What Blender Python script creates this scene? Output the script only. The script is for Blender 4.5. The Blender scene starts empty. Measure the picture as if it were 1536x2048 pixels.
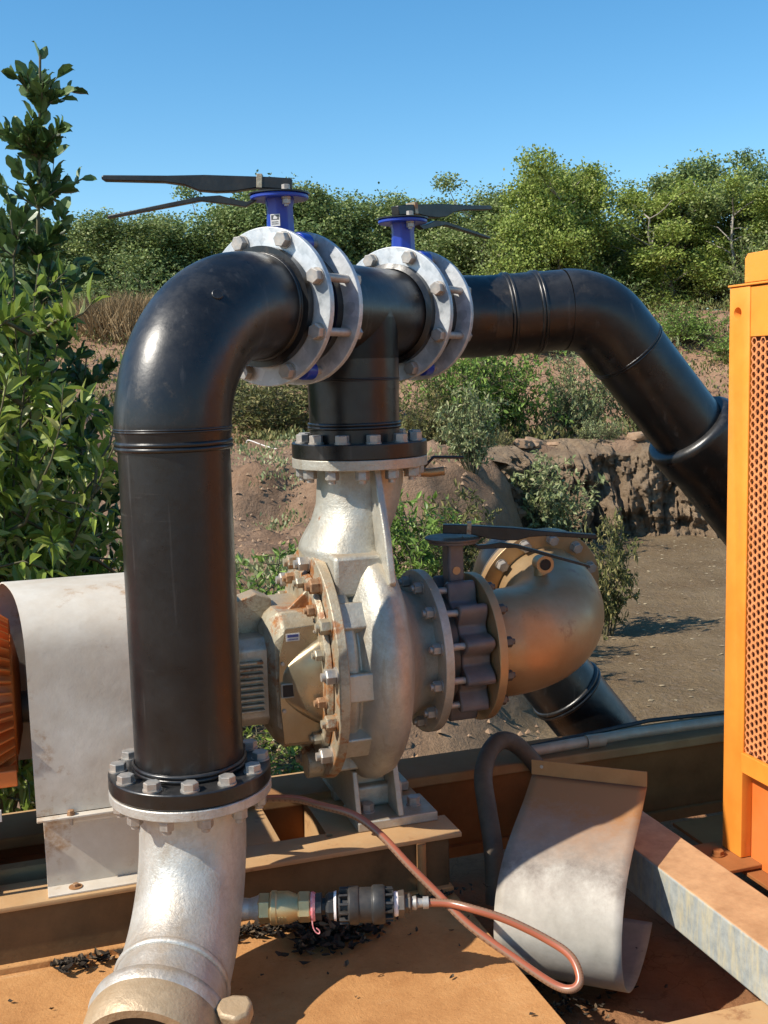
import bpy, bmesh, math, random
import numpy as np
from mathutils import Vector, Matrix, noise
R = math.radians
PI = math.pi
random.seed(7)
rng = np.random.default_rng(11)
scene = bpy.context.scene
col = scene.collection

# ------------------------------------------------------------------ camera
pitch, lean, FPX = R(7.3), -0.026, 2200.0
Fv = Vector((0, math.cos(pitch), -math.sin(pitch)))
U0 = Vector((0, math.sin(pitch), math.cos(pitch)))
R0 = Vector((1, 0, 0))
Rv = math.cos(lean) * R0 + math.sin(lean) * U0
Uv = -math.sin(lean) * R0 + math.cos(lean) * U0
cam = bpy.data.objects.new('camera', bpy.data.cameras.new('camera'))
col.objects.link(cam)
m = Matrix((Rv, Uv, -Fv)).transposed().to_4x4()
cam.matrix_world = m
cam.data.sensor_fit = 'VERTICAL'
cam.data.sensor_height = 36
cam.data.lens = 36 * FPX / 2048
cam.data.clip_start = 0.05
cam.data.clip_end = 2000
scene.camera = cam

# ------------------------------------------------------------------ world and sun
SUN_AZ, SUN_EL = R(24), R(44)          # light travels along +X turned by SUN_AZ towards +Y
w = bpy.data.worlds.new('World'); scene.world = w; w.use_nodes = True
nt = w.node_tree
sky = nt.nodes.new('ShaderNodeTexSky'); sky.sky_type = 'NISHITA'; sky.sun_disc = False
sky.sun_elevation = SUN_EL
ldir = Vector((math.cos(SUN_AZ) * math.cos(SUN_EL), math.sin(SUN_AZ) * math.cos(SUN_EL), -math.sin(SUN_EL)))
tos = -ldir
sky.sun_rotation = math.atan2(tos.x, tos.y)
sky.altitude = 0; sky.air_density = 1.0; sky.dust_density = 0.2; sky.ozone_density = 3.0
bg = nt.nodes['Background']
hs = nt.nodes.new('ShaderNodeHueSaturation'); hs.inputs['Saturation'].default_value = 1.28; hs.inputs['Hue'].default_value = .492
nt.links.new(sky.outputs[0], hs.inputs['Color']); nt.links.new(hs.outputs[0], bg.inputs[0]); bg.inputs[1].default_value = 0.125
sun = bpy.data.lights.new('sun', 'SUN'); sun.energy = 4.7; sun.angle = R(0.53); sun.color = (1, 0.93, 0.82)
so = bpy.data.objects.new('sun', sun); col.objects.link(so)
so.rotation_euler = ldir.to_track_quat('-Z', 'Y').to_euler()
scene.view_settings.view_transform = 'Standard'
scene.view_settings.look = 'None'
scene.view_settings.exposure = 0.5
scene.view_settings.gamma = 1

# ------------------------------------------------------------------ materials
def new_mat(name):
    m = bpy.data.materials.new(name); m.use_nodes = True
    n = m.node_tree; b = n.nodes['Principled BSDF']
    return m, n, b
def nz(n, scale, detail=5, rough=.55, kind='noise', vec=None, coord='Object', stretch=None):
    if vec is None:
        tc = n.nodes.new('ShaderNodeTexCoord'); vec = tc.outputs[coord]
    if stretch:
        mp = n.nodes.new('ShaderNodeMapping'); mp.inputs['Scale'].default_value = stretch
        n.links.new(vec, mp.inputs[0]); vec = mp.outputs[0]
    if kind == 'noise':
        t = n.nodes.new('ShaderNodeTexNoise'); t.inputs['Scale'].default_value = scale
        t.inputs['Detail'].default_value = detail; t.inputs['Roughness'].default_value = rough
        n.links.new(vec, t.inputs['Vector']); return t.outputs['Fac']
    t = n.nodes.new('ShaderNodeTexVoronoi'); t.inputs['Scale'].default_value = scale
    if kind == 'crack': t.feature = 'DISTANCE_TO_EDGE'
    n.links.new(vec, t.inputs['Vector'])
    return t.outputs['Distance'] if kind in ('crack', 'vor') else t.outputs['Color']
def ramp(n, fac, stops):
    r = n.nodes.new('ShaderNodeValToRGB')
    e = r.color_ramp.elements
    while len(e) < len(stops): e.new(.5)
    for k, (p, c) in enumerate(stops):
        e[k].position = p
        e[k].color = (c, c, c, 1) if not hasattr(c, '__len__') else (*c, 1)
    n.links.new(fac, r.inputs[0]); return r.outputs[0]
def mixc(n, fac, a, b, mode='MIX'):
    x = n.nodes.new('ShaderNodeMix'); x.data_type = 'RGBA'; x.blend_type = mode
    for s, v in ((x.inputs[0], fac), (x.inputs[6], a), (x.inputs[7], b)):
        if hasattr(v, 'node'): n.links.new(v, s)
        elif hasattr(v, '__len__'): s.default_value = (*v, 1)
        else: s.default_value = v
    return x.outputs[2]
def mth(n, op, a, b=0.0):
    x = n.nodes.new('ShaderNodeMath'); x.operation = op; x.use_clamp = True
    for s, v in ((x.inputs[0], a), (x.inputs[1], b)):
        if hasattr(v, 'node'): n.links.new(v, s)
        else: s.default_value = v
    return x.outputs[0]
def upfac(n, lo=.5, hi=1.0):
    g = n.nodes.new('ShaderNodeNewGeometry'); s = n.nodes.new('ShaderNodeSeparateXYZ')
    n.links.new(g.outputs['Normal'], s.inputs[0])
    return ramp(n, s.outputs[2], [(lo, 0.0), (hi, 1.0)])
def bump(n, b, h, strength=.3, dist=.01):
    x = n.nodes.new('ShaderNodeBump'); x.inputs['Strength'].default_value = strength
    x.inputs['Distance'].default_value = dist
    n.links.new(h, x.inputs['Height']); n.links.new(x.outputs[0], b.inputs['Normal'])
def put(n, s, v):
    if hasattr(v, 'node'): n.links.new(v, s)
    elif hasattr(v, '__len__'): s.default_value = (*v, 1)
    else: s.default_value = v

def metal_mat(name, c1, c2, scale=8, metallic=.4, rough=(.35, .55), dust=0.0, dustc=(.42, .24, .11), rust=0.0, rustc=(.22, .085, .03), bumpy=.15, bscale=60, spec=.5, updust=0.0, stretch=None):
    m, n, b = new_mat(name)
    a = nz(n, scale, 7, .65, stretch=stretch)
    c = ramp(n, a, [(.35, c1), (.65, c2)])
    if dust:
        f = ramp(n, nz(n, scale * .6, 8, .7), [(.5 - dust * .35, 0.0), (.85 - dust * .25, 1.0)])
        c = mixc(n, mth(n, 'MULTIPLY', f, min(1, dust + .2)), c, dustc)
    if updust:
        f = mth(n, 'MULTIPLY', upfac(n, .3, .95), ramp(n, nz(n, scale * 1.7, 6, .7), [(.2, updust * .5), (.6, updust)]))
        c = mixc(n, f, c, dustc)
    met = metallic
    if rust:
        f = ramp(n, nz(n, scale * 1.3, 9, .72), [(.62 - rust * .3, 0.0), (.72 - rust * .25, 1.0)])
        c = mixc(n, f, c, rustc)
        met = mth(n, 'MULTIPLY', mth(n, 'SUBTRACT', 1.0, f), metallic)
    put(n, b.inputs['Base Color'], c); put(n, b.inputs['Metallic'], met)
    put(n, b.inputs['Roughness'], ramp(n, nz(n, scale * 2.3, 6), [(.3, rough[0]), (.7, rough[1])]))
    b.inputs['Specular IOR Level'].default_value = spec
    bump(n, b, nz(n, bscale, 6, .6), bumpy, .004)
    return m

M = {}
def pe_mat():
    m, n, b = new_mat('black polyethylene')
    base = ramp(n, nz(n, 5, 8, .7), [(.4, (.006, .006, .0065)), (.75, (.016, .0155, .015))])
    sc = ramp(n, nz(n, 34, 4, .6, stretch=(1, 1, .05)), [(.60, 0.0), (.72, .30)])
    c = mixc(n, sc, base, (.10, .095, .09))
    sc2 = ramp(n, nz(n, 16, 5, .6, stretch=(.2, .2, 3.5)), [(.69, 0.0), (.76, .25)])
    c = mixc(n, sc2, c, (.12, .115, .11))
    f = mth(n, 'MULTIPLY', upfac(n, -.2, .9), ramp(n, nz(n, 3.2, 10, .8), [(.46, 0.0), (.7, .30)]))
    c = mixc(n, f, c, (.16, .15, .14))
    mud = ramp(n, nz(n, 5.5, 10, .82), [(.58, 0.0), (.70, .35)])
    c = mixc(n, mud, c, (.11, .085, .06))
    put(n, b.inputs['Base Color'], c)
    rg_ = n.nodes.new('ShaderNodeMath'); rg_.operation = 'ADD'; rg_.use_clamp = True
    n.links.new(ramp(n, nz(n, 9, 10, .8), [(.3, .22), (.7, .46)]), rg_.inputs[0]); n.links.new(mth(n, 'MULTIPLY', mud, .7), rg_.inputs[1])
    put(n, b.inputs['Roughness'], rg_.outputs[0])
    b.inputs['Specular IOR Level'].default_value = .55
    bump(n, b, nz(n, 14, 5, .6), .12, .01)
    return m
M['pe'] = pe_mat()
def galv_mat(name, tint=(1, 1, 1), dust=.25):
    m, n, b = new_mat(name)
    v = nz(n, 38, kind='cell'); v2 = nz(n, 9, 8, .7)
    g = ramp(n, v, [(.15, .30), (.85, .62)])
    c = mixc(n, .6, g, ramp(n, v2, [(.38, (.30, .35, .38)), (.60, (.66, .70, .72))]))
    c = mixc(n, ramp(n, nz(n, 5, 8, .7), [(.5, 0.0), (.8, dust)]), c, (.40, .27, .15))
    c = mixc(n, 1.0, c, tint, 'MULTIPLY')
    put(n, b.inputs['Base Color'], c); b.inputs['Metallic'].default_value = .45
    put(n, b.inputs['Roughness'], ramp(n, v2, [(.3, .38), (.7, .6)]))
    bump(n, b, nz(n, 50, 5), .1, .003)
    return m
M['galv'] = galv_mat('galvanised steel')
M['bolt'] = metal_mat('zinc bolt steel', (.30, .29, .27), (.46, .45, .42), 30, .5, (.40, .6), dust=.3, bumpy=.1)
M['steelelbow'] = None
def cast_mat(name, silver1, silver2, grime, rustamt, metallic=.55):
    m, n, b = new_mat(name)
    c = ramp(n, nz(n, 4, 9, .75), [(.32, silver1), (.66, silver2)])
    c = mixc(n, ramp(n, nz(n, 60, 5, .7), [(.36, .18), (.6, 0.0)]), c, tuple(v*.7 for v in silver1))
    gr = ramp(n, nz(n, 6.5, 10, .8), [(.46, 0.0), (.60, grime)])
    c = mixc(n, gr, c, (.20, .135, .07))
    drip = ramp(n, nz(n, 22, 6, .7, stretch=(1, 1, .14)), [(.56, 0.0), (.72, .5)])
    c = mixc(n, drip, c, (.30, .20, .10))
    c = mixc(n, mth(n, 'MULTIPLY', upfac(n, .55, 1.0), ramp(n, nz(n, 12, 8, .7), [(.35, .2), (.65, .75)])), c, (.40, .27, .15))
    f = ramp(n, nz(n, 8, 10, .8), [(.66 - rustamt*.3, 0.0), (.72 - rustamt*.28, 1.0)])
    c = mixc(n, f, c, ramp(n, nz(n, 40, 5), [(.3, (.16, .055, .018)), (.7, (.40, .17, .05))]))
    put(n, b.inputs['Base Color'], c)
    put(n, b.inputs['Metallic'], mth(n, 'MULTIPLY', mth(n, 'SUBTRACT', 1.0, mth(n, 'ADD', f, gr)), metallic))
    put(n, b.inputs['Roughness'], ramp(n, nz(n, 15, 8, .75), [(.3, .36), (.7, .60)]))
    x = n.nodes.new('ShaderNodeMath'); x.operation = 'ADD'; n.links.new(nz(n, 110, 4, .65), x.inputs[0]); n.links.new(nz(n, 22, 6, .6), x.inputs[1])
    bump(n, b, x.outputs[0], .42, .004)
    return m
M['cast'] = cast_mat('silver painted casting', (.40, .38, .32), (.54, .52, .45), .32, .08)
M['castrust'] = cast_mat('rust stained silver casting', (.36, .32, .23), (.53, .48, .36), .75, .48, .4)
M['steelelbow'] = cast_mat('dull silver steel', (.44, .43, .39), (.60, .59, .55), .35, .03, .5)
M['coupling'] = cast_mat('tan stained coupling steel', (.40, .28, .16), (.52, .40, .26), .6, .12, .25)
M['panel'] = metal_mat('brushed cover plate', (.27, .23, .15), (.38, .33, .23), 6, .7, (.22, .42), dust=.5, dustc=(.28, .19, .10), bumpy=.12)
M['bronze'] = metal_mat('dusty tan steel', (.40, .28, .15), (.53, .40, .24), 4, .5, (.32, .52), dust=.6, dustc=(.36, .19, .07), bumpy=.12, rust=.06)
M['darkflange'] = metal_mat('dark coated steel', (.045, .042, .040), (.10, .09, .08), 9, .3, (.4, .6), dust=.4, dustc=(.22, .15, .09))
M['rustbolt'] = metal_mat('rusty bolt', (.30, .15, .07), (.42, .28, .16), 25, .3, (.55, .8), rust=.4, bumpy=.4)
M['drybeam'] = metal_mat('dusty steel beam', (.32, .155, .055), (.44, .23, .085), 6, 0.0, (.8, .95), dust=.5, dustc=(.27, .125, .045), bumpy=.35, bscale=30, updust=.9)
M['rustshade'] = metal_mat('rusty web with shade put into its colour', (.22, .078, .024), (.30, .115, .038), 6, 0.0, (.85, .95), dust=.4, dustc=(.36, .145, .046), bumpy=.35, bscale=30, spec=.15)  # shaded copy of the beam rust: shade is in the colour
M['webshade'] = metal_mat('dirty web with shade in its colour', (.075, .046, .023), (.13, .080, .040), 5, 0.0, (.85, .95), dust=.5, dustc=(.24, .13, .058), bumpy=.3, bscale=30, spec=.12)  # base colour darkened to carry the shadow on the front web
M['webred'] = metal_mat('dark rusty web', (.15, .052, .016), (.22, .080, .026), 5, 0.0, (.85, .95), dust=.5, dustc=(.30, .12, .04), bumpy=.3, bscale=30, spec=.08)  # rust darkened and reddened to offset blue skylight on the shaded web
def deck_mat():
    m, n, b = new_mat('tan dust over steel deck')
    c = ramp(n, nz(n, 2.2, 10, .78), [(.34, (.36, .165, .058)), (.52, (.47, .235, .088)), (.7, (.56, .31, .13))])
    c = mixc(n, ramp(n, nz(n, 26, 8, .8), [(.56, 0.0), (.68, .6)]), c, (.28, .12, .042))
    c = mixc(n, ramp(n, nz(n, 12, 8, .75, stretch=(.25, 1.4, 1)), [(.60, 0.0), (.72, .5)]), c, (.60, .38, .20))
    spot = ramp(n, nz(n, 75, 2, .5), [(.70, 0.0), (.76, .7)])
    c = mixc(n, spot, c, (.14, .06, .025))
    put(n, b.inputs['Base Color'], c); b.inputs['Roughness'].default_value = .92; b.inputs['Specular IOR Level'].default_value = .15
    x = n.nodes.new('ShaderNodeMath'); x.operation = 'ADD'; n.links.new(nz(n, 16, 8, .75), x.inputs[0]); n.links.new(nz(n, 90, 5, .7), x.inputs[1])
    bump(n, b, x.outputs[0], .6, .006)
    return m
M['deck'] = deck_mat()
M['platetan'] = metal_mat('dusty painted plate', (.44, .29, .15), (.52, .36, .19), 5, .05, (.6, .8), dust=.7, dustc=(.46, .25, .10), rust=.12, bumpy=.3, bscale=40)
M['sheet'] = metal_mat('weathered zinc sheet', (.38, .35, .30), (.53, .49, .43), 6, .15, (.5, .7), dust=.4, dustc=(.38, .27, .16), rust=.10, rustc=(.33, .19, .09), bumpy=.2, bscale=25)
M['orange'] = metal_mat('orange paint', (.80, .26, .030), (.88, .33, .045), 3, 0.0, (.35, .5), dust=.25, dustc=(.78, .36, .12), bumpy=.06, rust=.02, rustc=(.3, .1, .03))
def orange_mat():
    m, n, b = new_mat('sun faded orange paint')
    c = ramp(n, nz(n, 2.0, 8, .7), [(.35, (.78, .235, .028)), (.65, (.86, .33, .045))])
    c = mixc(n, ramp(n, nz(n, 3.5, 9, .78), [(.58, 0.0), (.72, .65)]), c, (.82, .40, .15))
    c = mixc(n, ramp(n, nz(n, 40, 5, .6, stretch=(1, 1, .10)), [(.60, 0.0), (.74, .35)]), c, (.60, .22, .05))
    chip = ramp(n, nz(n, 34, 7, .75), [(.725, 0.0), (.74, 1.0)])
    c = mixc(n, chip, c, (.24, .10, .04))
    put(n, b.inputs['Base Color'], c); put(n, b.inputs['Roughness'], ramp(n, nz(n, 9, 7, .7), [(.3, .32), (.7, .58)]))
    bump(n, b, nz(n, 30, 5), .10, .003)
    return m
M['orange'] = orange_mat()
M['meshorange'] = metal_mat('dusty orange mesh', (.66, .235, .075), (.78, .31, .12), 12, 0.0, (.45, .6), dust=.4, dustc=(.50, .20, .08))
M['motororange'] = metal_mat('motor orange paint', (.62, .145, .025), (.72, .19, .035), 4, 0.0, (.35, .5), dust=.3, dustc=(.55, .2, .07), bumpy=.06)
M['blue'] = metal_mat('blue enamel', (.007, .032, .29), (.012, .045, .38), 6, 0.0, (.25, .4), bumpy=.05, dust=.1, dustc=(.12, .12, .22))
M['purple'] = metal_mat('grey violet worn enamel', (.070, .067, .072), (.135, .128, .135), 9, 0.0, (.35, .6), dust=.4, dustc=(.17, .11, .065), bumpy=.3, bscale=40)
M['blackmetal'] = metal_mat('black lever steel', (.008, .008, .009), (.02, .02, .02), 14, .2, (.25, .4), dust=.08, dustc=(.15, .12, .09))
M['brass'] = metal_mat('brass', (.50, .38, .18), (.58, .46, .24), 18, .7, (.32, .5), dust=.2, bumpy=.12)
M['blackplastic'] = metal_mat('black plastic', (.016, .016, .016), (.030, .029, .027), 20, 0.0, (.4, .6), dust=.1, dustc=(.15, .11, .08))
M['pinktape'] = metal_mat('pink thread tape', (.75, .13, .16), (.80, .45, .42), 60, 0.0, (.5, .7), bumpy=.6, bscale=120)
M['whitetape'] = metal_mat('white thread tape', (.78, .68, .64), (.85, .80, .78), 40, 0.0, (.5, .7), bumpy=.3)
M['blackhose'] = metal_mat('dusty rubber hose', (.045, .036, .026), (.10, .075, .05), 10, 0.0, (.6, .85), dust=.6, dustc=(.16, .105, .06))
M['conduit'] = metal_mat('pale pipe', (.36, .30, .22), (.50, .43, .33), 10, .2, (.4, .6), dust=.4)
M['mark'] = metal_mat('blue label ink', (.03, .04, .16), (.04, .05, .20), 80, 0.0)
M['label'] = metal_mat('label', (.52, .50, .47), (.62, .60, .57), 30, 0.0)
M['ink'] = metal_mat('black label ink', (.05, .05, .05), (.08, .08, .08), 80, 0.0)
M['dark'] = metal_mat('painted shade of openings', (.02, .014, .01), (.035, .025, .018), 10, 0.0, (.8, .9))  # near-black colour stands for the shade inside openings
M['core'] = metal_mat('radiator core', (.16, .05, .02), (.22, .075, .03), 20, 0.0, (.6, .8))
M['litter'] = None
M['wire'] = metal_mat('white cord', (.6, .55, .5), (.7, .65, .6), 20, 0.0)

def hose_mat():
    m, n, b = new_mat('clear orange hose')
    tc = n.nodes.new('ShaderNodeTexCoord')
    g = n.nodes.new('ShaderNodeUVMap')
    s = n.nodes.new('ShaderNodeSeparateXYZ'); n.links.new(g.outputs[0], s.inputs[0])
    v = s.outputs[1]
    def band(c0, w_):
        d = mth(n, 'ABSOLUTE', mth(n, 'SUBTRACT', v, c0)) if False else None
        x = n.nodes.new('ShaderNodeMath'); x.operation = 'SUBTRACT'; n.links.new(v, x.inputs[0]); x.inputs[1].default_value = c0
        y = n.nodes.new('ShaderNodeMath'); y.operation = 'ABSOLUTE'; n.links.new(x.outputs[0], y.inputs[0])
        z = n.nodes.new('ShaderNodeMath'); z.operation = 'LESS_THAN'; n.links.new(y.outputs[0], z.inputs[0]); z.inputs[1].default_value = w_
        return z.outputs[0]
    red = (.34, .098, .048); pale = (.24, .135, .082)
    c = mixc(n, band(.30, .14), red, pale); c = mixc(n, band(.80, .10), c, pale)
    # printed marks: short dark dashes along the pale band
    w_ = n.nodes.new('ShaderNodeMath'); w_.operation = 'FRACT'
    mu = n.nodes.new('ShaderNodeMath'); mu.operation = 'MULTIPLY'; n.links.new(s.outputs[0], mu.inputs[0]); mu.inputs[1].default_value = 150
    n.links.new(mu.outputs[0], w_.inputs[0])
    lt = n.nodes.new('ShaderNodeMath'); lt.operation = 'LESS_THAN'; n.links.new(w_.outputs[0], lt.inputs[0]); lt.inputs[1].default_value = .35
    c = mixc(n, mth(n, 'MULTIPLY', lt.outputs[0], mth(n, 'MULTIPLY', band(.30, .055), .75)), c, (.12, .06, .04))
    put(n, b.inputs['Base Color'], c); b.inputs['Roughness'].default_value = .28
    b.inputs['Subsurface Weight'].default_value = .0
    return m
M['hose'] = hose_mat()

M['guard'] = metal_mat('off white weathered guard sheet', (.54, .50, .43), (.70, .66, .58), 5, .05, (.5, .7), dust=.55, dustc=(.46, .36, .25), rust=.16, rustc=(.36, .21, .10), bumpy=.25, bscale=22)
def loose_sheet_mat():
    m, n, b = new_mat('loose sheet with rust at its folded edge')
    tc = n.nodes.new('ShaderNodeTexCoord'); s_ = n.nodes.new('ShaderNodeSeparateXYZ'); n.links.new(tc.outputs['Object'], s_.inputs[0])
    base = ramp(n, nz(n, 7, 8, .7), [(.35, (.34, .31, .26)), (.68, (.52, .48, .41))])
    blot = ramp(n, nz(n, 9, 9, .75, stretch=(1, 1, .6)), [(.35, 0.0), (.6, 1.0)])
    a = n.nodes.new('ShaderNodeMath'); a.operation = 'ADD'; n.links.new(s_.outputs[2], a.inputs[0])
    q = n.nodes.new('ShaderNodeMath'); q.operation = 'MULTIPLY'; n.links.new(nz(n, 11, 8, .75), q.inputs[0]); q.inputs[1].default_value = .10
    n.links.new(q.outputs[0], a.inputs[1])
    rust = ramp(n, a.outputs[0], [(0.0, 0.0), (.03, 1.0)])
    mp = n.nodes.new('ShaderNodeMapRange'); mp.inputs[1].default_value = -.075; mp.inputs[2].default_value = .01
    n.links.new(a.outputs[0], mp.inputs[0])
    c = mixc(n, mp.outputs[0], base, (.34, .165, .065))
    mq = n.nodes.new('ShaderNodeMapRange'); mq.inputs[1].default_value = -.17; mq.inputs[2].default_value = -.07
    n.links.new(a.outputs[0], mq.inputs[0])
    c = mixc(n, mth(n, 'MULTIPLY', mth(n, 'MULTIPLY', mq.outputs[0], mth(n, 'SUBTRACT', 1.0, mp.outputs[0])), blot), c, (.19, .155, .125))
    put(n, b.inputs['Base Color'], c); b.inputs['Roughness'].default_value = .62; b.inputs['Metallic'].default_value = .1
    bump(n, b, nz(n, 20, 6), .2, .004)
    return m
M['loose'] = loose_sheet_mat()

def gbeam_mat():
    m, n, b = new_mat('galvanised beam with run marks')
    streak = ramp(n, nz(n, 34, 9, .75, stretch=(1, 1, .16)), [(.45, 0.0), (.66, .8)])
    g = ramp(n, nz(n, 30, 6, .7), [(.3, (.22, .235, .225)), (.7, (.38, .395, .365))])
    c = mixc(n, streak, g, (.50, .42, .25))
    c = mixc(n, mth(n, 'MULTIPLY', upfac(n, .6, .9), 1.0), c, ramp(n, nz(n, 9, 8, .7), [(.35, (.36, .19, .085)), (.6, (.52, .30, .145))]))
    put(n, b.inputs['Base Color'], c); b.inputs['Roughness'].default_value = .7
    bump(n, b, nz(n, 40, 6), .3, .005)
    return m
M['gbeam'] = gbeam_mat()

def dirt_mat(name, c1, c2, c3, scale=1.0, crack=0.0, rough=.9):
    m, n, b = new_mat(name)
    a = ramp(n, nz(n, .5 * scale, 8, .7), [(.35, c1), (.65, c2)])
    c = mixc(n, ramp(n, nz(n, 5 * scale, 8, .75), [(.45, 0.0), (.7, .7)]), a, c3)
    h = nz(n, 9 * scale, 9, .75)
    if crack:
        tc = n.nodes.new('ShaderNodeTexCoord'); nn_ = n.nodes.new('ShaderNodeTexNoise'); nn_.inputs['Scale'].default_value = 3*scale; nn_.inputs['Detail'].default_value = 6
        n.links.new(tc.outputs['Object'], nn_.inputs['Vector'])
        vm = n.nodes.new('ShaderNodeVectorMath'); vm.operation = 'MULTIPLY_ADD'; n.links.new(nn_.outputs['Color'], vm.inputs[0]); vm.inputs[1].default_value = (.22, .22, .22)
        n.links.new(tc.outputs['Object'], vm.inputs[2])
        k = ramp(n, nz(n, 2.2 * scale, kind='crack', vec=vm.outputs[0]), [(0, 1.0), (.022, 0.0)])
        c = mixc(n, mth(n, 'MULTIPLY', k, crack), c, (.05, .025, .012))
    put(n, b.inputs['Base Color'], c); b.inputs['Roughness'].default_value = rough
    b.inputs['Specular IOR Level'].default_value = .25
    bump(n, b, h, .9, .03)
    return m
M['dirt'] = dirt_mat('orange dirt', (.36, .17, .075), (.42, .21, .10), (.26, .12, .055), 3.0, .4)

def terrain_mat():
    m, n, b = new_mat('creek bank mud and earth')
    at = n.nodes.new('ShaderNodeAttribute'); at.attribute_name = 'zone'
    s = n.nodes.new('ShaderNodeSeparateColor'); n.links.new(at.outputs['Color'], s.inputs[0])
    mud = ramp(n, nz(n, .8, 10, .78), [(.34, (.135, .088, .048)), (.52, (.185, .130, .073)), (.7, (.25, .182, .108))])
    mud = mixc(n, ramp(n, nz(n, 14, 6, .7), [(.5, 0.0), (.72, .6)]), mud, (.25, .19, .135))
    earth = ramp(n, nz(n, .8, 9, .72), [(.35, (.21, .125, .075)), (.65, (.33, .22, .145))])
    earth = mixc(n, ramp(n, nz(n, 7, 8, .75), [(.45, 0.0), (.75, .75)]), earth, (.13, .08, .05))
    red = ramp(n, nz(n, .9, 9, .75), [(.3, (.27, .14, .08)), (.7, (.42, .27, .175))])
    c = mixc(n, s.outputs[0], mud, earth); c = mixc(n, s.outputs[1], c, red)
    put(n, b.inputs['Base Color'], c); b.inputs['Roughness'].default_value = .92
    b.inputs['Specular IOR Level'].default_value = .1
    a = mth(n, 'MULTIPLY', nz(n, 3.0, 10, .78), .6)
    x = n.nodes.new('ShaderNodeMath'); x.operation = 'ADD'; n.links.new(a, x.inputs[0]); n.links.new(nz(n, 18, 6, .7), x.inputs[1])
    bump(n, b, x.outputs[0], .8, .06)
    return m
M['terrain'] = terrain_mat()
M['rock'] = metal_mat('tan creek rock', (.24, .15, .09), (.34, .23, .15), 4, 0.0, (.85, .95), dust=.3, bumpy=.8, bscale=14)
M['pebble'] = metal_mat('pale fallen leaves', (.22, .16, .09), (.36, .29, .18), 2, 0.0, (.7, .9), bumpy=.1)

def leaf_mat(name, dark, light, odd=None, trans=.25, rough=.42, spec=.5):
    m, n, b = new_mat(name)
    g = n.nodes.new('ShaderNodeNewGeometry')
    stops = [(0.0, dark), (.75, light)] + ([(.97, odd)] if odd else [(1.0, light)])
    c = ramp(n, g.outputs['Random Per Island'], stops)
    tc = nz(n, 1.3, 3, .5)
    c = mixc(n, ramp(n, tc, [(.35, .0), (.65, .55)]), c, dark)
    put(n, b.inputs['Base Color'], c); b.inputs['Roughness'].default_value = rough
    b.inputs['Specular IOR Level'].default_value = spec
    t = n.nodes.new('ShaderNodeBsdfTranslucent'); put(n, t.inputs[0], mixc(n, .5, c, light))
    x = n.nodes.new('ShaderNodeMixShader'); x.inputs[0].default_value = trans
    n.links.new(b.outputs[0], x.inputs[1]); n.links.new(t.outputs[0], x.inputs[2])
    n.links.new(x.outputs[0], n.nodes['Material Output'].inputs[0])
    return m
M['leaf_near'] = leaf_mat('glossy mangrove leaf', (.10, .17, .024), (.36, .44, .075), (.62, .58, .28), .38, .30)
M['leaf_dark'] = leaf_mat('dark rounded leaf', (.035, .075, .022), (.13, .21, .055), None, .15, .4)
M['leaf_tree1'] = leaf_mat('olive crown leaf', (.10, .15, .045), (.32, .38, .12), (.42, .42, .22), .22, .6, .3)
M['leaf_tree2'] = leaf_mat('dark crown leaf', (.085, .135, .042), (.27, .35, .11), (.33, .36, .17), .18, .6, .3)
M['leaf_tree3'] = leaf_mat('yellow green crown leaf', (.13, .19, .032), (.37, .44, .09), (.42, .42, .15), .25, .6, .3)
M['leaf_bush'] = leaf_mat('grey green shrub leaf', (.13, .165, .06), (.35, .39, .17), (.38, .34, .18), .2, .5, .4)
M['leaf_fresh'] = leaf_mat('fresh green leaf', (.10, .17, .03), (.28, .40, .08), None, .28, .45, .4)
M['drygrass'] = leaf_mat('dry grass', (.20, .13, .06), (.36, .26, .14), None, .15, .7, .2)
M['scrub'] = leaf_mat('low scrub leaf', (.09, .10, .03), (.22, .21, .075), (.36, .28, .12), .15, .6, .2)
M['litter'] = leaf_mat('dead dry leaves', (.020, .016, .013), (.085, .065, .045), (.30, .20, .11), .05, .8, .2)
M['bark'] = metal_mat('pale bark', (.20, .17, .14), (.36, .32, .27), 8, 0.0, (.8, .95), bumpy=.6, bscale=20)
M['stem'] = metal_mat('green brown stem', (.07, .065, .03), (.14, .12, .06), 12, 0.0, (.7, .9))

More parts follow.
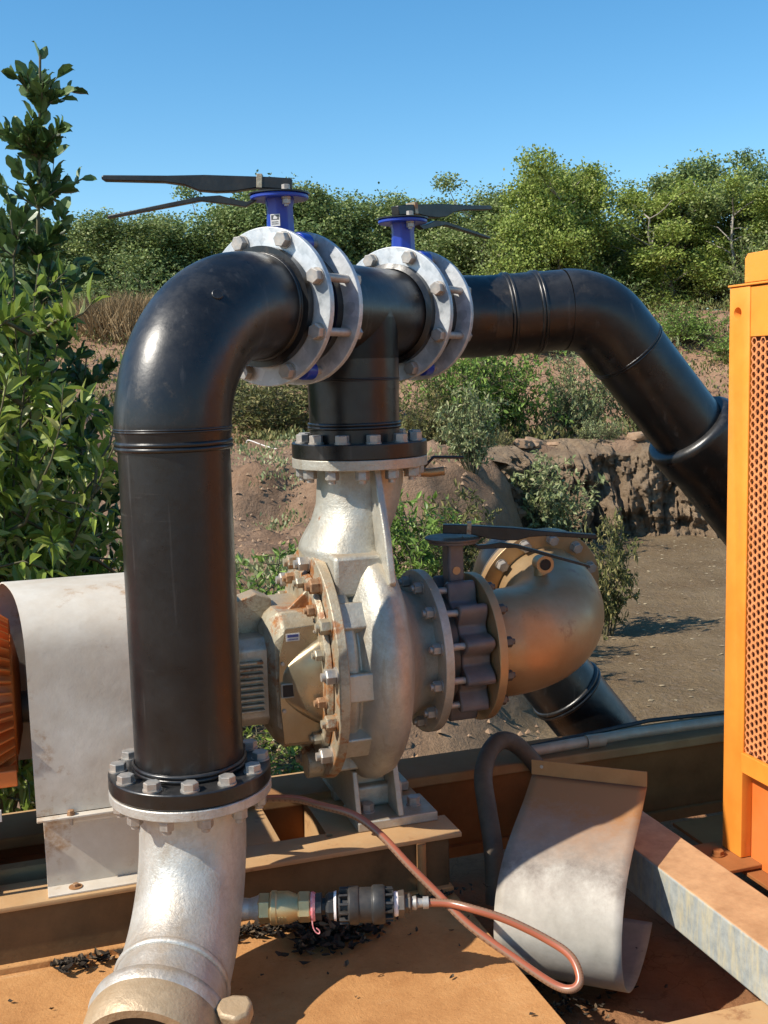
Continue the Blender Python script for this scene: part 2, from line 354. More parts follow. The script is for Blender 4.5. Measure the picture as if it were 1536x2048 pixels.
# ------------------------------------------------------------------ mesh helpers
class MB:
    def __init__(s): s.b = bmesh.new()
    def box(s, x0, x1, y0, y1, z0, z1, mat=None):
        v = [s.b.verts.new(p) for p in ((x0,y0,z0),(x1,y0,z0),(x1,y1,z0),(x0,y1,z0),(x0,y0,z1),(x1,y0,z1),(x1,y1,z1),(x0,y1,z1))]
        if mat: 
            for q in v: q.co = mat @ q.co
        for f in ((0,3,2,1),(4,5,6,7),(0,1,5,4),(1,2,6,5),(2,3,7,6),(3,0,4,7)): s.b.faces.new([v[i] for i in f])
        return s
    def prism(s, pts, d0, d1, axis='y', mat=None):
        """polygon pts in the plane across axis, extruded from d0 to d1"""
        def mk(p, d):
            if axis == 'y': return Vector((p[0], d, p[1]))
            if axis == 'x': return Vector((d, p[0], p[1]))
            return Vector((p[0], p[1], d))
        a = [s.b.verts.new(mk(p, d0)) for p in pts]; c = [s.b.verts.new(mk(p, d1)) for p in pts]
        if mat:
            for q in a + c: q.co = mat @ q.co
        n = len(pts)
        s.b.faces.new(a); s.b.faces.new(c[::-1])
        for i in range(n): s.b.faces.new([a[i], c[i], c[(i+1)%n], a[(i+1)%n]])
        return s
    def lathe(s, prof, seg=48, mat=None, closed=False, a0=0.0):
        """profile of (axial x, radius) turned about the x axis"""
        rings = []
        for (x, r) in prof:
            if r < 1e-6: rings.append([s.b.verts.new((x, 0, 0))])
            else: rings.append([s.b.verts.new((x, r*math.cos(a0+2*PI*k/seg), r*math.sin(a0+2*PI*k/seg))) for k in range(seg)])
        if mat:
            for rg in rings:
                for q in rg: q.co = mat @ q.co
        pairs = list(zip(rings, rings[1:])) + ([(rings[-1], rings[0])] if closed else [])
        for A, B in pairs:
            for k in range(seg):
                k2 = (k+1) % seg
                if len(A) == 1 and len(B) == 1: continue
                if len(A) == 1: s.b.faces.new([A[0], B[k2], B[k]])
                elif len(B) == 1: s.b.faces.new([A[k], A[k2], B[0]])
                else: s.b.faces.new([A[k], A[k2], B[k2], B[k]])
        return s
    def cyl(s, p0, p1, r0, r1=None, seg=24, cap=True, a0=0.0):
        p0, p1 = Vector(p0), Vector(p1); r1 = r0 if r1 is None else r1
        L = (p1-p0).length
        mt = Matrix.Translation(p0) @ frame(p1-p0)
        pr = [(0, r0), (L, r1)]
        if cap: pr = [(0, 0)] + pr + [(L, 0)]
        return s.lathe(pr, seg, mt, a0=a0)
    def tube(s, path, rad, seg=16, cap=True, uv=False):
        pts = [Vector(p) for p in path]; n = len(pts)
        T = [(pts[min(i+1, n-1)] - pts[max(i-1, 0)]).normalized() for i in range(n)]
        up = Vector((0, 0, 1)) if abs(T[0].z) < .9 else Vector((1, 0, 0))
        nrm = (up - T[0]*up.dot(T[0])).normalized(); rings = []
        uvl = s.b.loops.layers.uv.verify() if uv else None
        for i in range(n):
            nrm = (nrm - T[i]*nrm.dot(T[i])).normalized(); bn = T[i].cross(nrm)
            r = rad[i] if hasattr(rad, '__len__') else rad
            rings.append([s.b.verts.new(pts[i] + r*(math.cos(2*PI*k/seg)*nrm + math.sin(2*PI*k/seg)*bn)) for k in range(seg)])
        for i in range(n-1):
            for k in range(seg):
                k2 = (k+1) % seg
                f = s.b.faces.new([rings[i][k], rings[i][k2], rings[i+1][k2], rings[i+1][k]])
                if uv:
                    for lp, (u, v) in zip(f.loops, ((i/n, k/seg), (i/n, (k+1)/seg), ((i+1)/n, (k+1)/seg), ((i+1)/n, k/seg))):
                        lp[uvl].uv = (u, v)
        if cap:
            s.b.faces.new(rings[0][::-1]); s.b.faces.new(rings[-1])
        return s
    def mesh(s, name):
        bmesh.ops.recalc_face_normals(s.b, faces=s.b.faces)
        me = bpy.data.meshes.new(name); s.b.to_mesh(me); s.b.free(); return me
    def build(s, name, mat, parent=None, bevel=0, sharp=32, loc=None):
        return obj(name, s.mesh(name), mat, parent, bevel, sharp, loc)
def frame(d):
    """matrix whose local x axis lies along d"""
    x = Vector(d).normalized()
    up = Vector((0, 0, 1)) if abs(x.z) < .95 else Vector((0, 1, 0))
    y = up.cross(x).normalized(); z = x.cross(y)
    return Matrix((x, y, z)).transposed().to_4x4()
def obj(name, me, mat, parent=None, bevel=0, sharp=32, loc=None):
    o = bpy.data.objects.new(name, me); col.objects.link(o)
    if mat: me.materials.clear(); me.materials.append(mat if not isinstance(mat, str) else M[mat])
    for p in me.polygons: p.use_smooth = True
    me.set_sharp_from_angle(angle=R(sharp))
    if bevel:
        b = o.modifiers.new('bevel', 'BEVEL'); b.width = bevel; b.segments = 2; b.limit_method = 'ANGLE'; b.angle_limit = R(40)
        b.harden_normals = False
    if parent: o.parent = parent
    if loc: o.location = loc
    return o
def thing(name, label, cat, loc=(0,0,0), rz=0, group=None):
    o = bpy.data.objects.new(name, None); col.objects.link(o); o.empty_display_size = .1
    o.location = loc; o.rotation_euler = (0, 0, rz); return tag(o, label, cat, group)
def tag(o, label, cat, group=None):
    o['label'] = label; o['category'] = cat
    if group: o['group'] = group
    return o
def struct(o, kind='structure'): o['kind'] = kind; return o
def arc(c, e1, e2, r, a0, a1, n=18):
    c, e1, e2 = Vector(c), Vector(e1), Vector(e2)
    return [c + r*(math.cos(a0+(a1-a0)*k/n)*e1 + math.sin(a0+(a1-a0)*k/n)*e2) for k in range(n+1)]
def cut(o, holes):
    """holes: list of (p0, p1, r) cylinders drilled through o"""
    mb = MB()
    for p0, p1, r in holes: mb.cyl(p0, p1, r, seg=24)
    c = bpy.data.objects.new('cutter', mb.mesh('cutter')); col.objects.link(c)
    c.matrix_world = o.matrix_world if not o.parent else o.parent.matrix_world @ o.matrix_world
    bo = o.modifiers.new('b', 'BOOLEAN'); bo.object = c; bo.operation = 'DIFFERENCE'; bo.solver = 'EXACT'
    c.parent = o.parent; c.matrix_world = Matrix() ; c.location = o.location
    bpy.context.view_layer.update()
    me = bpy.data.meshes.new_from_object(o.evaluated_get(bpy.context.evaluated_depsgraph_get()))
    o.modifiers.clear(); o.data = me
    for p in me.polygons: p.use_smooth = True
    me.set_sharp_from_angle(angle=R(32))
    bpy.data.objects.remove(c)
_bm = {}
def hexhead(kind, af, h, shaft=0, sr=0, washer=True):
    key = (kind, round(af, 4), round(h, 4), round(shaft, 4))
    if key in _bm: return _bm[key]
    mb = MB(); rc = af/2/math.cos(PI/6)
    z0 = 0
    if washer: mb.cyl((0,0,0), (.004,0,0), rc*1.12, seg=20); z0 = .004
    if kind == 'head':
        mb.lathe([(z0,0),(z0,rc),(z0+h*.93,rc),(z0+h,rc*.90),(z0+h,0)], 6, None, a0=0.3)
    else:
        mb.lathe([(z0,0),(z0,rc*.92),(z0+h*.12,rc),(z0+h*.88,rc),(z0+h,rc*.88),(z0+h,0)], 6, None, a0=0.1)
        mb.cyl((z0+h*.5,0,0), (z0+h+af*.28,0,0), af*.31, seg=16)
    if shaft: mb.cyl((-shaft,0,0), (.002,0,0), sr, seg=16)
    me = mb.mesh(kind); _bm[key] = me
    for p in me.polygons: p.use_smooth = True
    me.set_sharp_from_angle(angle=R(25))
    return me
def place(name, me, mat, parent, pos, d, roll=0):
    key = (me.name, mat)
    if key not in _bm:
        c = me.copy(); c.materials.clear(); c.materials.append(M[mat]); _bm[key] = c
    o = bpy.data.objects.new(name, _bm[key]); col.objects.link(o); o.parent = parent
    o.matrix_local = Matrix.Translation(Vector(pos)) @ frame(d) @ Matrix.Rotation(roll, 4, 'X')
    return o
def ring_pts(c, d, r, n, ph=0):
    f = frame(d)
    return [Vector(c) + (f @ Vector((0, r*math.cos(ph+2*PI*k/n), r*math.sin(ph+2*PI*k/n)))) for k in range(n)]
def beads(parent, lst):
    for a in lst:
        mb = MB(); bead(mb, *a); mb.build('weld_bead', 'pe', parent, 0, 60)
def bead(mb, c, d, r, t=.006, seg=48):
    """double weld bead round a pipe of radius r"""
    mt = Matrix.Translation(Vector(c)) @ frame(d)
    pr = []
    for off in (-t*.9, t*.9):
        pr += [(off + t*math.cos(a), r - t*.25 + t*math.sin(a)) for a in [PI*(1-k/8) for k in range(9)]]
    mb.lathe(pr, seg, mt)

def smooth(pts, n=12):
    pts = [Vector(p) for p in pts]; out = []
    P_ = [2*pts[0]-pts[1]] + pts + [2*pts[-1]-pts[-2]]
    for i in range(1, len(P_)-2):
        a, b, c, d = P_[i-1:i+3]
        for k in range(n):
            t = k/n
            out.append(.5*((2*b) + (c-a)*t + (2*a-5*b+4*c-d)*t*t + (3*b-a-3*c+d)*t**3))
    return out + [pts[-1]]

# ------------------------------------------------------------------ setting: terrain
def sm(x, a, b):
    t = np.clip((x-a)/(b-a), 0, 1); return t*t*(3-2*t)
def fbm(x, y, sc, seed=0.0, oct=4):
    return noise.fractal(Vector((x*sc+seed, y*sc+seed*1.7, seed)), 1.0, 2.0, oct)
def bank_x(y):      # left edge of the mud channel
    return 1.9 + .12*(y-16) + .35*math.sin(y*.9)
def height(x, y):
    n = fbm(x, y, .22, 3.1); n2 = fbm(x, y, 1.1, 9.2); n3 = fbm(x, y, 4.0, 5.5, 3)
    e = 16.9 + .35*n2 + .10*x*0
    far = float(sm(y, 17, 31)); left = 1 - float(sm(x + .5*n2, bank_x(y)-.9, bank_x(y)+.25))
    mud = -2.62 + .03*n2 + .012*n3
    step = float(sm(y + .6*n2, e, e+.35))
    up = -1.22 + (2.55)*float(sm(y, 19.5, 29.5)) + .16*n*(1-.5*far) + .10*n2 + .03*n3
    base = mud + (up - mud)*step
    l0 = -1.78 + .14*n2 + .09*n3 - .75*(1-float(sm(y, 5.5, 9.0)))
    l1 = l0 + (.55)*float(sm(y + .5*n2, 13.0, 13.9)) + float(sm(y, 14, 17))*(up+1.23)*.8
    lz = l1 if y < 17 else up
    z = base + (lz - base)*left if y < 17.6 else up
    # left bank rises earlier
    lb = float(sm(-x, .12*y + .6, .12*y + 3.2))*float(sm(y, 8, 15))
    z += lb*(.9*float(1 - sm(y, 20, 30)))*1.0
    # shelf the pump skid stands on
    sh = 1 - float(sm(y, 3.9, 5.6))
    z = z*(1-sh) + (-1.95 + .02*n3)*sh
    if y > 31: z += .02*(y-31)*0
    zone_e = min(1, left + step*1.0); back = 1 - float(sm(y, 2.2, 3.2))  # back: unseen ground behind the camera, reddened to add warm bounce
    zr = float(sm(y + 2*n2, 19, 23)) * (0.9)
    zr = max(zr, lb*.8, back)
    return z, zone_e, zr
def axis_pts(segs):
    out = []
    for a, b, d in segs:
        k = max(1, int(round((b-a)/d)))
        out += [a + (b-a)*i/k for i in range(k)]
    return out + [segs[-1][1]]
xs = axis_pts([(-400,-60,30), (-60,-16,2.5), (-16,-5,.4), (-5,8,.09), (8,18,.4), (18,60,2.5), (60,400,30)])
ys = axis_pts([(-120,-10,15), (-10,4,1.0), (4,8,.14), (8,19,.09), (19,32,.16), (32,60,1.0), (60,900,40)])
verts = []; zones = []
for y in ys:
    for x in xs:
        z, a, b = height(x, y); verts.append((x, y, z)); zones.append((a, b, 0, 1))
nx = len(xs)
faces = [(j*nx+i, j*nx+i+1, (j+1)*nx+i+1, (j+1)*nx+i) for j in range(len(ys)-1) for i in range(nx-1)]
me = bpy.data.meshes.new('ground'); me.from_pydata(verts, [], faces)
at = me.color_attributes.new('zone', 'FLOAT_COLOR', 'POINT')
at.data.foreach_set('color', np.array(zones, dtype=np.float32).ravel())
o = obj('ground', me, M['terrain'], sharp=180); struct(o)
def gz(x, y): return height(x, y)[0]

# eroded mud face of the far bank, deep runnels between buttresses
def mud_bank():
    path = [(1.75,15.3),(2.0,16.3),(2.6,16.75),(3.6,16.85),(4.8,16.7),(6.0,16.9),(7.6,16.6),(9.5,17.1)]
    pts = []
    for (a, b) in zip(path, path[1:]):
        k = int(math.dist(a, b)/.028)
        pts += [(a[0]+(b[0]-a[0])*i/k, a[1]+(b[1]-a[1])*i/k) for i in range(k)]
    nt_ = 60; vs = []; n = len(pts)
    for i, (x, y) in enumerate(pts):
        a = pts[max(0, i-6)]; b = pts[min(n-1, i+6)]
        t = Vector((b[0]-a[0], b[1]-a[1], 0)).normalized(); out = Vector((t.y, -t.x, 0))
        s = i*.028
        for j in range(nt_+1):
            v = j/nt_
            z = -2.70 + v*1.53 + .05*fbm(s, 0, 1.5, 2)
            rid = abs(noise.noise(Vector((s*2.1 + .3*v, 4.0, v*.5)))) * 1.5
            rid2 = abs(noise.noise(Vector((s*6 + .4*math.sin(v*5), 8.0, v*1.2))))
            lump = noise.fractal(Vector((s*3.2, v*4.5, 1.7)), .8, 2.1, 7) + .5*(abs(noise.noise(Vector((s*1.7, v*6.0, 6.1))))-.25)
            body = .30*(1-v)**1.3 + .66*rid*(1 - v**3) - .22*max(0, .16-rid2)*4*(1-v**4) + .27*lump + .05*noise.noise(Vector((s*14, v*12, 3)))
            if v > .86: body -= (v-.86)*3.2
            p = Vector((x, y, z)) + out*(body - .22)
            vs.append(p)
    fs = [(i*(nt_+1)+j, (i+1)*(nt_+1)+j, (i+1)*(nt_+1)+j+1, i*(nt_+1)+j+1) for i in range(n-1) for j in range(nt_)]
    me = bpy.data.meshes.new('mud_bank'); me.from_pydata(vs, [], fs)
    m_, nn, b = new_mat('wet eroded mud')
    c = ramp(nn, nz(nn, 3, 9, .7), [(.35, (.19, .122, .068)), (.65, (.40, .28, .17))])
    put(nn, b.inputs['Base Color'], c); b.inputs['Roughness'].default_value = .8
    bump(nn, b, nz(nn, 10, 9, .8), 1.0, .12)
    struct(obj('mud_bank', me, m_, sharp=22))
mud_bank()

# ------------------------------------------------------------------ vegetation
def leaf_mesh(P, D, N, L, W, fold=.25, name='foliage', rounded=False):
    """vectorised leaves: base P, direction D, normal N, lengths L, widths W (numpy)"""
    n = len(P); S = np.cross(D, N); S /= np.linalg.norm(S, axis=1)[:, None] + 1e-9
    N2 = np.cross(S, D)
    L = L[:, None]; W = W[:, None]
    if rounded: ks = ((.0, 0), (.30, .82), (.65, 1.0), (.92, .45)); 
    else: ks = ((.0, 0), (.28, .85), (.58, .80))
    base = P; tip = P + D*L - N2*L*.10
    cols_ = [base]
    for t, wv in ks[1:]:
        c = P + D*L*t + N2*(L*.06*math.sin(t*PI))
        cols_ += [c - S*W*wv*.5 + N2*W*fold*wv*.5, c + S*W*wv*.5 + N2*W*fold*wv*.5]
    cols_.append(tip)
    if rounded:
        mid1 = P + D*L*.30; mid2 = P + D*L*.65; mid3 = P + D*L*.9
        V = np.stack([base, cols_[1], cols_[2], cols_[3], cols_[4], cols_[5], cols_[6], tip, mid1, mid2, mid3], 1)
        F = [(0,8,1),(0,2,8),(8,9,3,1),(8,2,4,9),(9,10,5,3),(9,4,6,10),(10,7,5),(10,6,7)]; nv = 11
    else:
        mid1 = P + D*L*.28; mid2 = P + D*L*.58
        V = np.stack([base, cols_[1], cols_[2], cols_[3], cols_[4], tip, mid1, mid2], 1)
        F = [(0,6,1),(0,2,6),(6,7,3,1),(6,2,4,7),(7,5,3),(7,4,5)]; nv = 8
    V = V.reshape(-1, 3)
    fs = []
    for k in range(n):
        o_ = k*nv
        fs += [tuple(o_+i for i in f) for f in F]
    me = bpy.data.meshes.new(name); me.from_pydata(V.tolist(), [], fs); return me
def quad_leaves(P, D, N, L, W, name='crown'):
    S = np.cross(D, N); S /= np.linalg.norm(S, axis=1)[:, None] + 1e-9
    L = L[:, None]; W = W[:, None]
    V = np.stack([P, P + D*L*.5 - S*W*.5, P + D*L, P + D*L*.5 + S*W*.5], 1).reshape(-1, 3)
    n = len(P); idx = np.arange(n)*4
    fs = np.stack([idx, idx+1, idx+2, idx+3], 1).tolist()
    me = bpy.data.meshes.new(name); me.from_pydata(V.tolist(), [], fs); return me
def unit(n):
    v = rng.normal(size=(n, 3)); return v/np.linalg.norm(v, axis=1)[:, None]
def limb(mb, p, d, L, r, kink=.15, n=6, seg=6, grav=0):
    pts = [Vector(p)]; d = Vector(d).normalized(); rs = [r]
    for i in range(n):
        d = (d + Vector((random.gauss(0,kink), random.gauss(0,kink), random.gauss(0,kink)+grav))).normalized()
        pts.append(pts[-1] + d*L/n); rs.append(r*(1-(i+1)/n*.75))
    mb.tube(pts, rs, seg, cap=False); return pts
def tree_meshes(h, wd, base_frac=.25, lobes=18, leaves=380, lsize=.13, trunks=1, lobe_r=.75):
    mb = MB(); lob = []
    for t in range(trunks):
        sp = limb(mb, (random.uniform(-.3,.3)*(trunks>1), random.uniform(-.3,.3)*(trunks>1), -.15), (random.uniform(-.25,.25), random.uniform(-.2,.2), 1), h*.82, .035+.012*h, .10, 8)
        for k in range(3, 9):
            p = sp[k]
            for _ in range(2):
                a = random.uniform(0, 2*PI); q = limb(mb, p, (math.cos(a), math.sin(a), random.uniform(.3, 1)), wd*random.uniform(.3,.5), .03, .2, 5, 5)
                lob.append(q[-1])
    while len(lob) < lobes:
        a = random.uniform(0, 2*PI); rr = wd*.5*math.sqrt(random.random()); f = random.random()
        zz = h*(base_frac + (1-base_frac)*f*.93); k = math.sin(PI*min(1, .18+.75*f))**.6
        lob.append(Vector((rr*k*math.cos(a), rr*k*math.sin(a), zz)))
    Ps, Ns = [], []
    for c in lob[:lobes]:
        r = lobe_r*random.uniform(.35, 1.15); n = int(leaves*(r/lobe_r)**2) + 60
        u = unit(n); rad = r*(rng.random(n)**.5 * (1 + .10*(rng.random(n) < .14)))[:, None]
        ax = np.array([random.uniform(.8, 1.25), random.uniform(.8, 1.25), random.uniform(.65, 1.25)])
        sub = 1 + .25*np.sin(u[:, :1]*9+c.x*3)*np.cos(u[:, 1:2]*8+c.z)
        p = np.array(c) + u*rad*sub*ax
        Ps.append(p); Ns.append(u)
    P = np.vstack(Ps); U = np.vstack(Ns); n = len(P)
    N = U*.22 + unit(n)*1.0 + np.array([-.15, -.1, .35]); N /= np.linalg.norm(N, axis=1)[:, None]
    D = unit(n); D -= N*np.sum(D*N, 1)[:, None]; D /= np.linalg.norm(D, axis=1)[:, None]
    s = lsize*rng.uniform(.6, 1.3, n)
    return mb.mesh('trunk'), quad_leaves(P, D, N, s, s*.62)
def put_tree(meshes, name, label, cat, x, y, rz, sc, leafm, bark='bark', group=None, z=None):
    if isinstance(sc, (int, float)): sc = (sc, sc, sc)
    r = thing(name, label, cat, (x, y, gz(x, y) if z is None else z), rz, group); r.scale = sc
    for nm, me, mt in (('trunk', meshes[0], bark), ('crown', meshes[1], leafm)):
        key = (me.name, mt)
        if key not in _bm:
            c = me.copy(); c.materials.clear(); c.materials.append(M[mt]); _bm[key] = c
            for p in c.polygons: p.use_smooth = (nm == 'trunk')
        o = bpy.data.objects.new(nm, _bm[key]); col.objects.link(o); o.parent = r
    return r
random.seed(101)
T = [tree_meshes(5.2, 3.8, .10, 52, 900, .108, 1, .74), tree_meshes(5.0, 4.4, .06, 56, 850, .108, 2, .76),
     tree_meshes(5.6, 3.4, .16, 48, 850, .105, 1, .68), tree_meshes(4.6, 4.0, .02, 56, 850, .108, 2, .80),
     tree_meshes(5.4, 3.8, .24, 44, 760, .105, 2, .66)]
# (x, y, variant, scale xy, scale z, leaf, label)
TREES = [
 (-13.2,34,3,1.15,.92,'leaf_tree2','dark green tree at the far left end of the tree line, behind the glossy bush'),
 (-11.0,33,1,1.05,.86,'leaf_tree1','olive green tree whose crown shows just right of the tall dark shrub'),
 (-9.2,34,3,1.0,.84,'leaf_tree2','low dark tree under the tips of the left long valve lever'),
 (-7.6,33,0,1.0,.90,'leaf_tree1','rounded olive tree behind the middle of the left valve lever'),
 (-6.0,34,3,1.1,.80,'leaf_tree2','low dark bushy tree left of the nearest blue valve neck'),
 (-4.5,35,1,1.0,.98,'leaf_tree2','dark tree rising behind the nearest blue valve neck'),
 (-3.2,34,2,1.0,1.06,'leaf_tree1','taller olive tree just right of the nearest blue valve'),
 (-1.9,34,3,1.1,1.06,'leaf_tree2','dense dark tree between the two blue valves'),
 (-.5,35,1,1.0,1.04,'leaf_tree2','dark broad tree over the tee pipe'),
 (.9,34,0,1.0,1.02,'leaf_tree1','olive tree directly behind the second blue valve'),
 (2.2,35,3,1.0,.94,'leaf_tree2','dark tree behind the second valve lever'),
 (3.4,33,1,.95,.98,'leaf_tree1','mid green tree left of the bright tall tree'),
 (4.6,31.5,3,.85,1.12,'leaf_tree3','bright yellow green tree above the middle of the black pipe run'),
 (5.2,33,0,.9,1.22,'leaf_tree1','tall rounded tree at the left side of the gap in the tree line'),
 (7.1,36,2,1.0,.85,'leaf_tree2','small dark tree in the dip of the tree line'),
 (8.5,32.5,4,1.0,1.06,'leaf_tree3','pale open crowned tree with visible white limbs above the pipe elbow'),
 (9.6,34,2,1.0,1.16,'leaf_tree1','sparse grey green tree right of the pale open crowned tree'),
 (10.8,34.5,2,1.0,1.36,'leaf_tree2','tallest tree of the right group with a round dark top'),
 (10.6,31.5,4,.9,.98,'leaf_tree3','bright green tree with bare lower trunk in front of the tallest tree'),
 (12.2,32.5,0,1.0,1.02,'leaf_tree1','olive tree between the elbow and the orange guard'),
 (13.4,31.8,4,1.0,.95,'leaf_tree3','light green tree left of the orange guard top'),
 (14.6,33.5,1,1.0,1.04,'leaf_tree2','dark tree behind the top of the orange guard'),
 (16.2,33,3,1.1,1.0,'leaf_tree1','olive tree at the right end of the tree line')]
TOP = [3.2,3.4,3.3,3.6,3.2,4.6,4.3,4.2,4.1,3.9,3.6,4.1,4.3,4.6,3.4,4.0,4.3,4.9,3.7,3.8,4.0,3.9,3.9]
HV = [float(np.quantile([v.co.z for v in t[1].vertices], .997)) for t in T]
TREES = [t[:4] + (TOP[i]/HV[t[2]],) + t[5:] for i, t in enumerate(TREES)]
for (x, y, k, sx, sz, lf, lb) in TREES:
    put_tree(T[k], 'tree', lb, 'tree', x, y, random.uniform(0, 6.28), (sx, sx, sz), lf, group='trees of the far tree line')
# a second rank closes the gaps behind
ORD = 'one two three four five six seven eight nine ten eleven twelve thirteen fourteen fifteen'.split()
for i in range(15):
    x = -17 + i*2.5 + random.uniform(-.5, .5)
    put_tree(T[(i*3) % 4], 'tree', 'dark rear rank tree behind the far tree line, number ' + ORD[i] + ' from the left', 'tree', x, 38.5, random.uniform(0, 6.28), (1.25, 1.0, random.uniform(.56, .64)), 'leaf_tree2', group='rear rank of the far tree line')

def shrub(h, w_, n, ls, stems=14, spread=.5, aspect=.42, name='foliage', rounded=False, up=.8, inner=.3, rmax=9):
    mb = MB(); P = []; D = []; N = []
    for i in range(stems):
        a = random.uniform(0, 2*PI); e = random.random()**.6
        d = Vector((math.cos(a)*e*w_/h*spread*1.6, math.sin(a)*e*w_/h*spread*1.6, 1))
        L = h*random.uniform(.65, 1.05)*(1-.25*e)
        if rmax < 9:
            d = Vector((math.cos(a)*e*.30, math.sin(a)*e*.30, 1))
        sp = limb(mb, (math.cos(a)*w_*.08*e, math.sin(a)*w_*.08*e, -.08), d, L, (.004+.006*h)*(.55 if rmax < 9 else 1), .10 if rmax > 8 else .06, 9, 5)
        tw = [(sp, 1.0)]
        for k in range(2, 9):
            for _ in range(2):
                b = random.uniform(0, 2*PI)
                if math.hypot(sp[k].x, sp[k].y) > rmax*.85: continue
                q = limb(mb, sp[k], (math.cos(b), math.sin(b), random.uniform(.1, 1.0)), w_*random.uniform(.16, .34), .003+.002*h, .22, 5, 4)
                tw.append((q, .6))
        m_ = n//stems
        for _ in range(m_):
            q, _w = tw[random.randrange(len(tw))] if random.random() < .93 else tw[0]
            k = random.uniform(inner*len(q), len(q)-1.01); k0 = int(k); f = k-k0
            p = q[k0].lerp(q[k0+1], f)
            ax = (q[k0+1]-q[k0]).normalized()
            if math.hypot(p.x, p.y) > rmax: continue
            b = Vector((random.gauss(0,1), random.gauss(0,1), random.gauss(0,1))); b = (b - ax*b.dot(ax)).normalized()
            dd = (ax*random.uniform(.2, .9) + b*.9 + Vector((0,0,random.uniform(-.5,.5)))).normalized()
            P.append(p); D.append(dd)
            nn = Vector((random.gauss(0,.6), random.gauss(0,.6), up+random.gauss(0,.4))); nn = (nn - dd*nn.dot(dd)).normalized()
            N.append(nn)
    P, D, N = (np.array([tuple(v) for v in q]) for q in (P, D, N))
    L = ls*rng.uniform(.6, 1.2, len(P))
    return mb.mesh('stems'), leaf_mesh(P, D, N, L, L*aspect, name=name, rounded=rounded)
def put_shrub(ms, name, label, cat, x, y, leafm, rz=0, sc=1, group=None, z=None, stem='stem'):
    if isinstance(sc, (int, float)): sc = (sc, sc, sc)
    r = thing(name, label, cat, (x, y, gz(x, y) if z is None else z), rz, group); r.scale = sc
    for nm, me, mt in (('stems', ms[0], stem), ('foliage', ms[1], leafm)):
        key = (me.name, mt)
        if key not in _bm:
            c = me.copy(); c.materials.clear(); c.materials.append(M[mt]); _bm[key] = c
            for p in c.polygons: p.use_smooth = (nm == 'stems')
        o = bpy.data.objects.new(nm, _bm[key]); col.objects.link(o); o.parent = r
    return r
random.seed(7)
near = shrub(2.35, 1.7, 15500, .098, 40, .42, .36, up=.7, inner=.12, rmax=.80)
put_shrub(near, 'glossy_bush', 'big glossy bright green bush with pointed leaves left of the black pipe', 'bush', -1.72, 4.25, 'leaf_near', 0.4, (.98, .9, 1.24), z=-1.85)
near2 = shrub(1.9, 1.7, 8000, .10, 30, .42, .36, up=.7, inner=.1, rmax=.8)
put_shrub(near2, 'glossy_bush', 'lower dense part green bush behind the grey shaft guard', 'bush', -1.62, 4.75, 'leaf_near', 2.4, (.9, .9, .95), z=-1.95)
def cone_shrub(h, w_, n, ls, aspect):
    mb = MB(); tw = []
    sp = limb(mb, (0,0,-.05), (.02,-.01,1), h, .022, .022, 16, 6)
    for side in ((.28,.1,.78),(-.25,.2,.85),(.12,-.22,.8),(.38,.0,.62)):
        q = limb(mb, (side[0]*.6, side[1]*.6, -.05), (side[0]*.12, side[1]*.12, 1), h*side[2], .016, .03, 14, 5)
        for k in range(2, 14): tw.append((q, k, h*side[2]))
    for k in range(2, 16): tw += [(sp, k, h)]*2
    segs = []
    for (q, k, hh) in tw:
        t = q[k].z/hh
        for _ in range(4):
            a = random.uniform(0, 2*PI); L = (.10 + w_*.5*max(0, 1-t)**.75)*random.uniform(.5, 1.15)
            segs.append((limb(mb, q[k], (math.cos(a), math.sin(a), random.uniform(.5, 1.3)), L, .006, .14, 5, 4), L))
    segs += [(sp[-4:], .3)]*2
    P = []; D = []; N = []; W_ = [x[1] for x in segs]
    for q, L in random.choices(segs, W_, k=n):
        k = random.uniform(0, len(q)-1.01); k0 = int(k); p = q[k0].lerp(q[k0+1], k-k0); ax = (q[k0+1]-q[k0]).normalized()
        b = Vector((random.gauss(0,1), random.gauss(0,1), random.gauss(0,1))); b = (b - ax*b.dot(ax)).normalized()
        dd = (ax*random.uniform(.6, 1.3) + b*.8 + Vector((0,0,.25))).normalized()
        nn = Vector((random.gauss(0,.8), random.gauss(0,.8), .4+random.gauss(0,.5))); nn = (nn - dd*nn.dot(dd)).normalized()
        P.append(tuple(p)); D.append(tuple(dd)); N.append(tuple(nn))
    P, D, N = map(np.array, (P, D, N)); L = ls*rng.uniform(.6, 1.2, n)
    return mb.mesh('stems'), leaf_mesh(P, D, N, L, L*aspect, rounded=True)
random.seed(3)
tall = cone_shrub(3.62, 1.15, 7500, .085, .55) if True else shrub(3.9, 1.1, 8000, .085, 12, .45, .58, rounded=True, up=.3, inner=.1)
put_shrub(tall, 'dark_leaved_tree', 'tall dark rounded leaf shrub topping the left edge against the sky', 'tree', -1.80, 5.3, 'leaf_dark', .3, (1, 1, 1), z=-2.08)
random.seed(21)
S1 = shrub(2.1, 2.0, 4200, .10, 26, .55, .45, up=.6)
S2 = shrub(1.7, 2.4, 4200, .10, 30, .6, .45, up=.6)
S3 = shrub(1.6, 1.1, 2300, .085, 16, .5, .45, up=.6)
S4 = shrub(1.1, .9, 1500, .075, 14, .5, .40, up=.7)
S5 = shrub(.7, 1.2, 1300, .06, 20, .7, .45, up=.7)
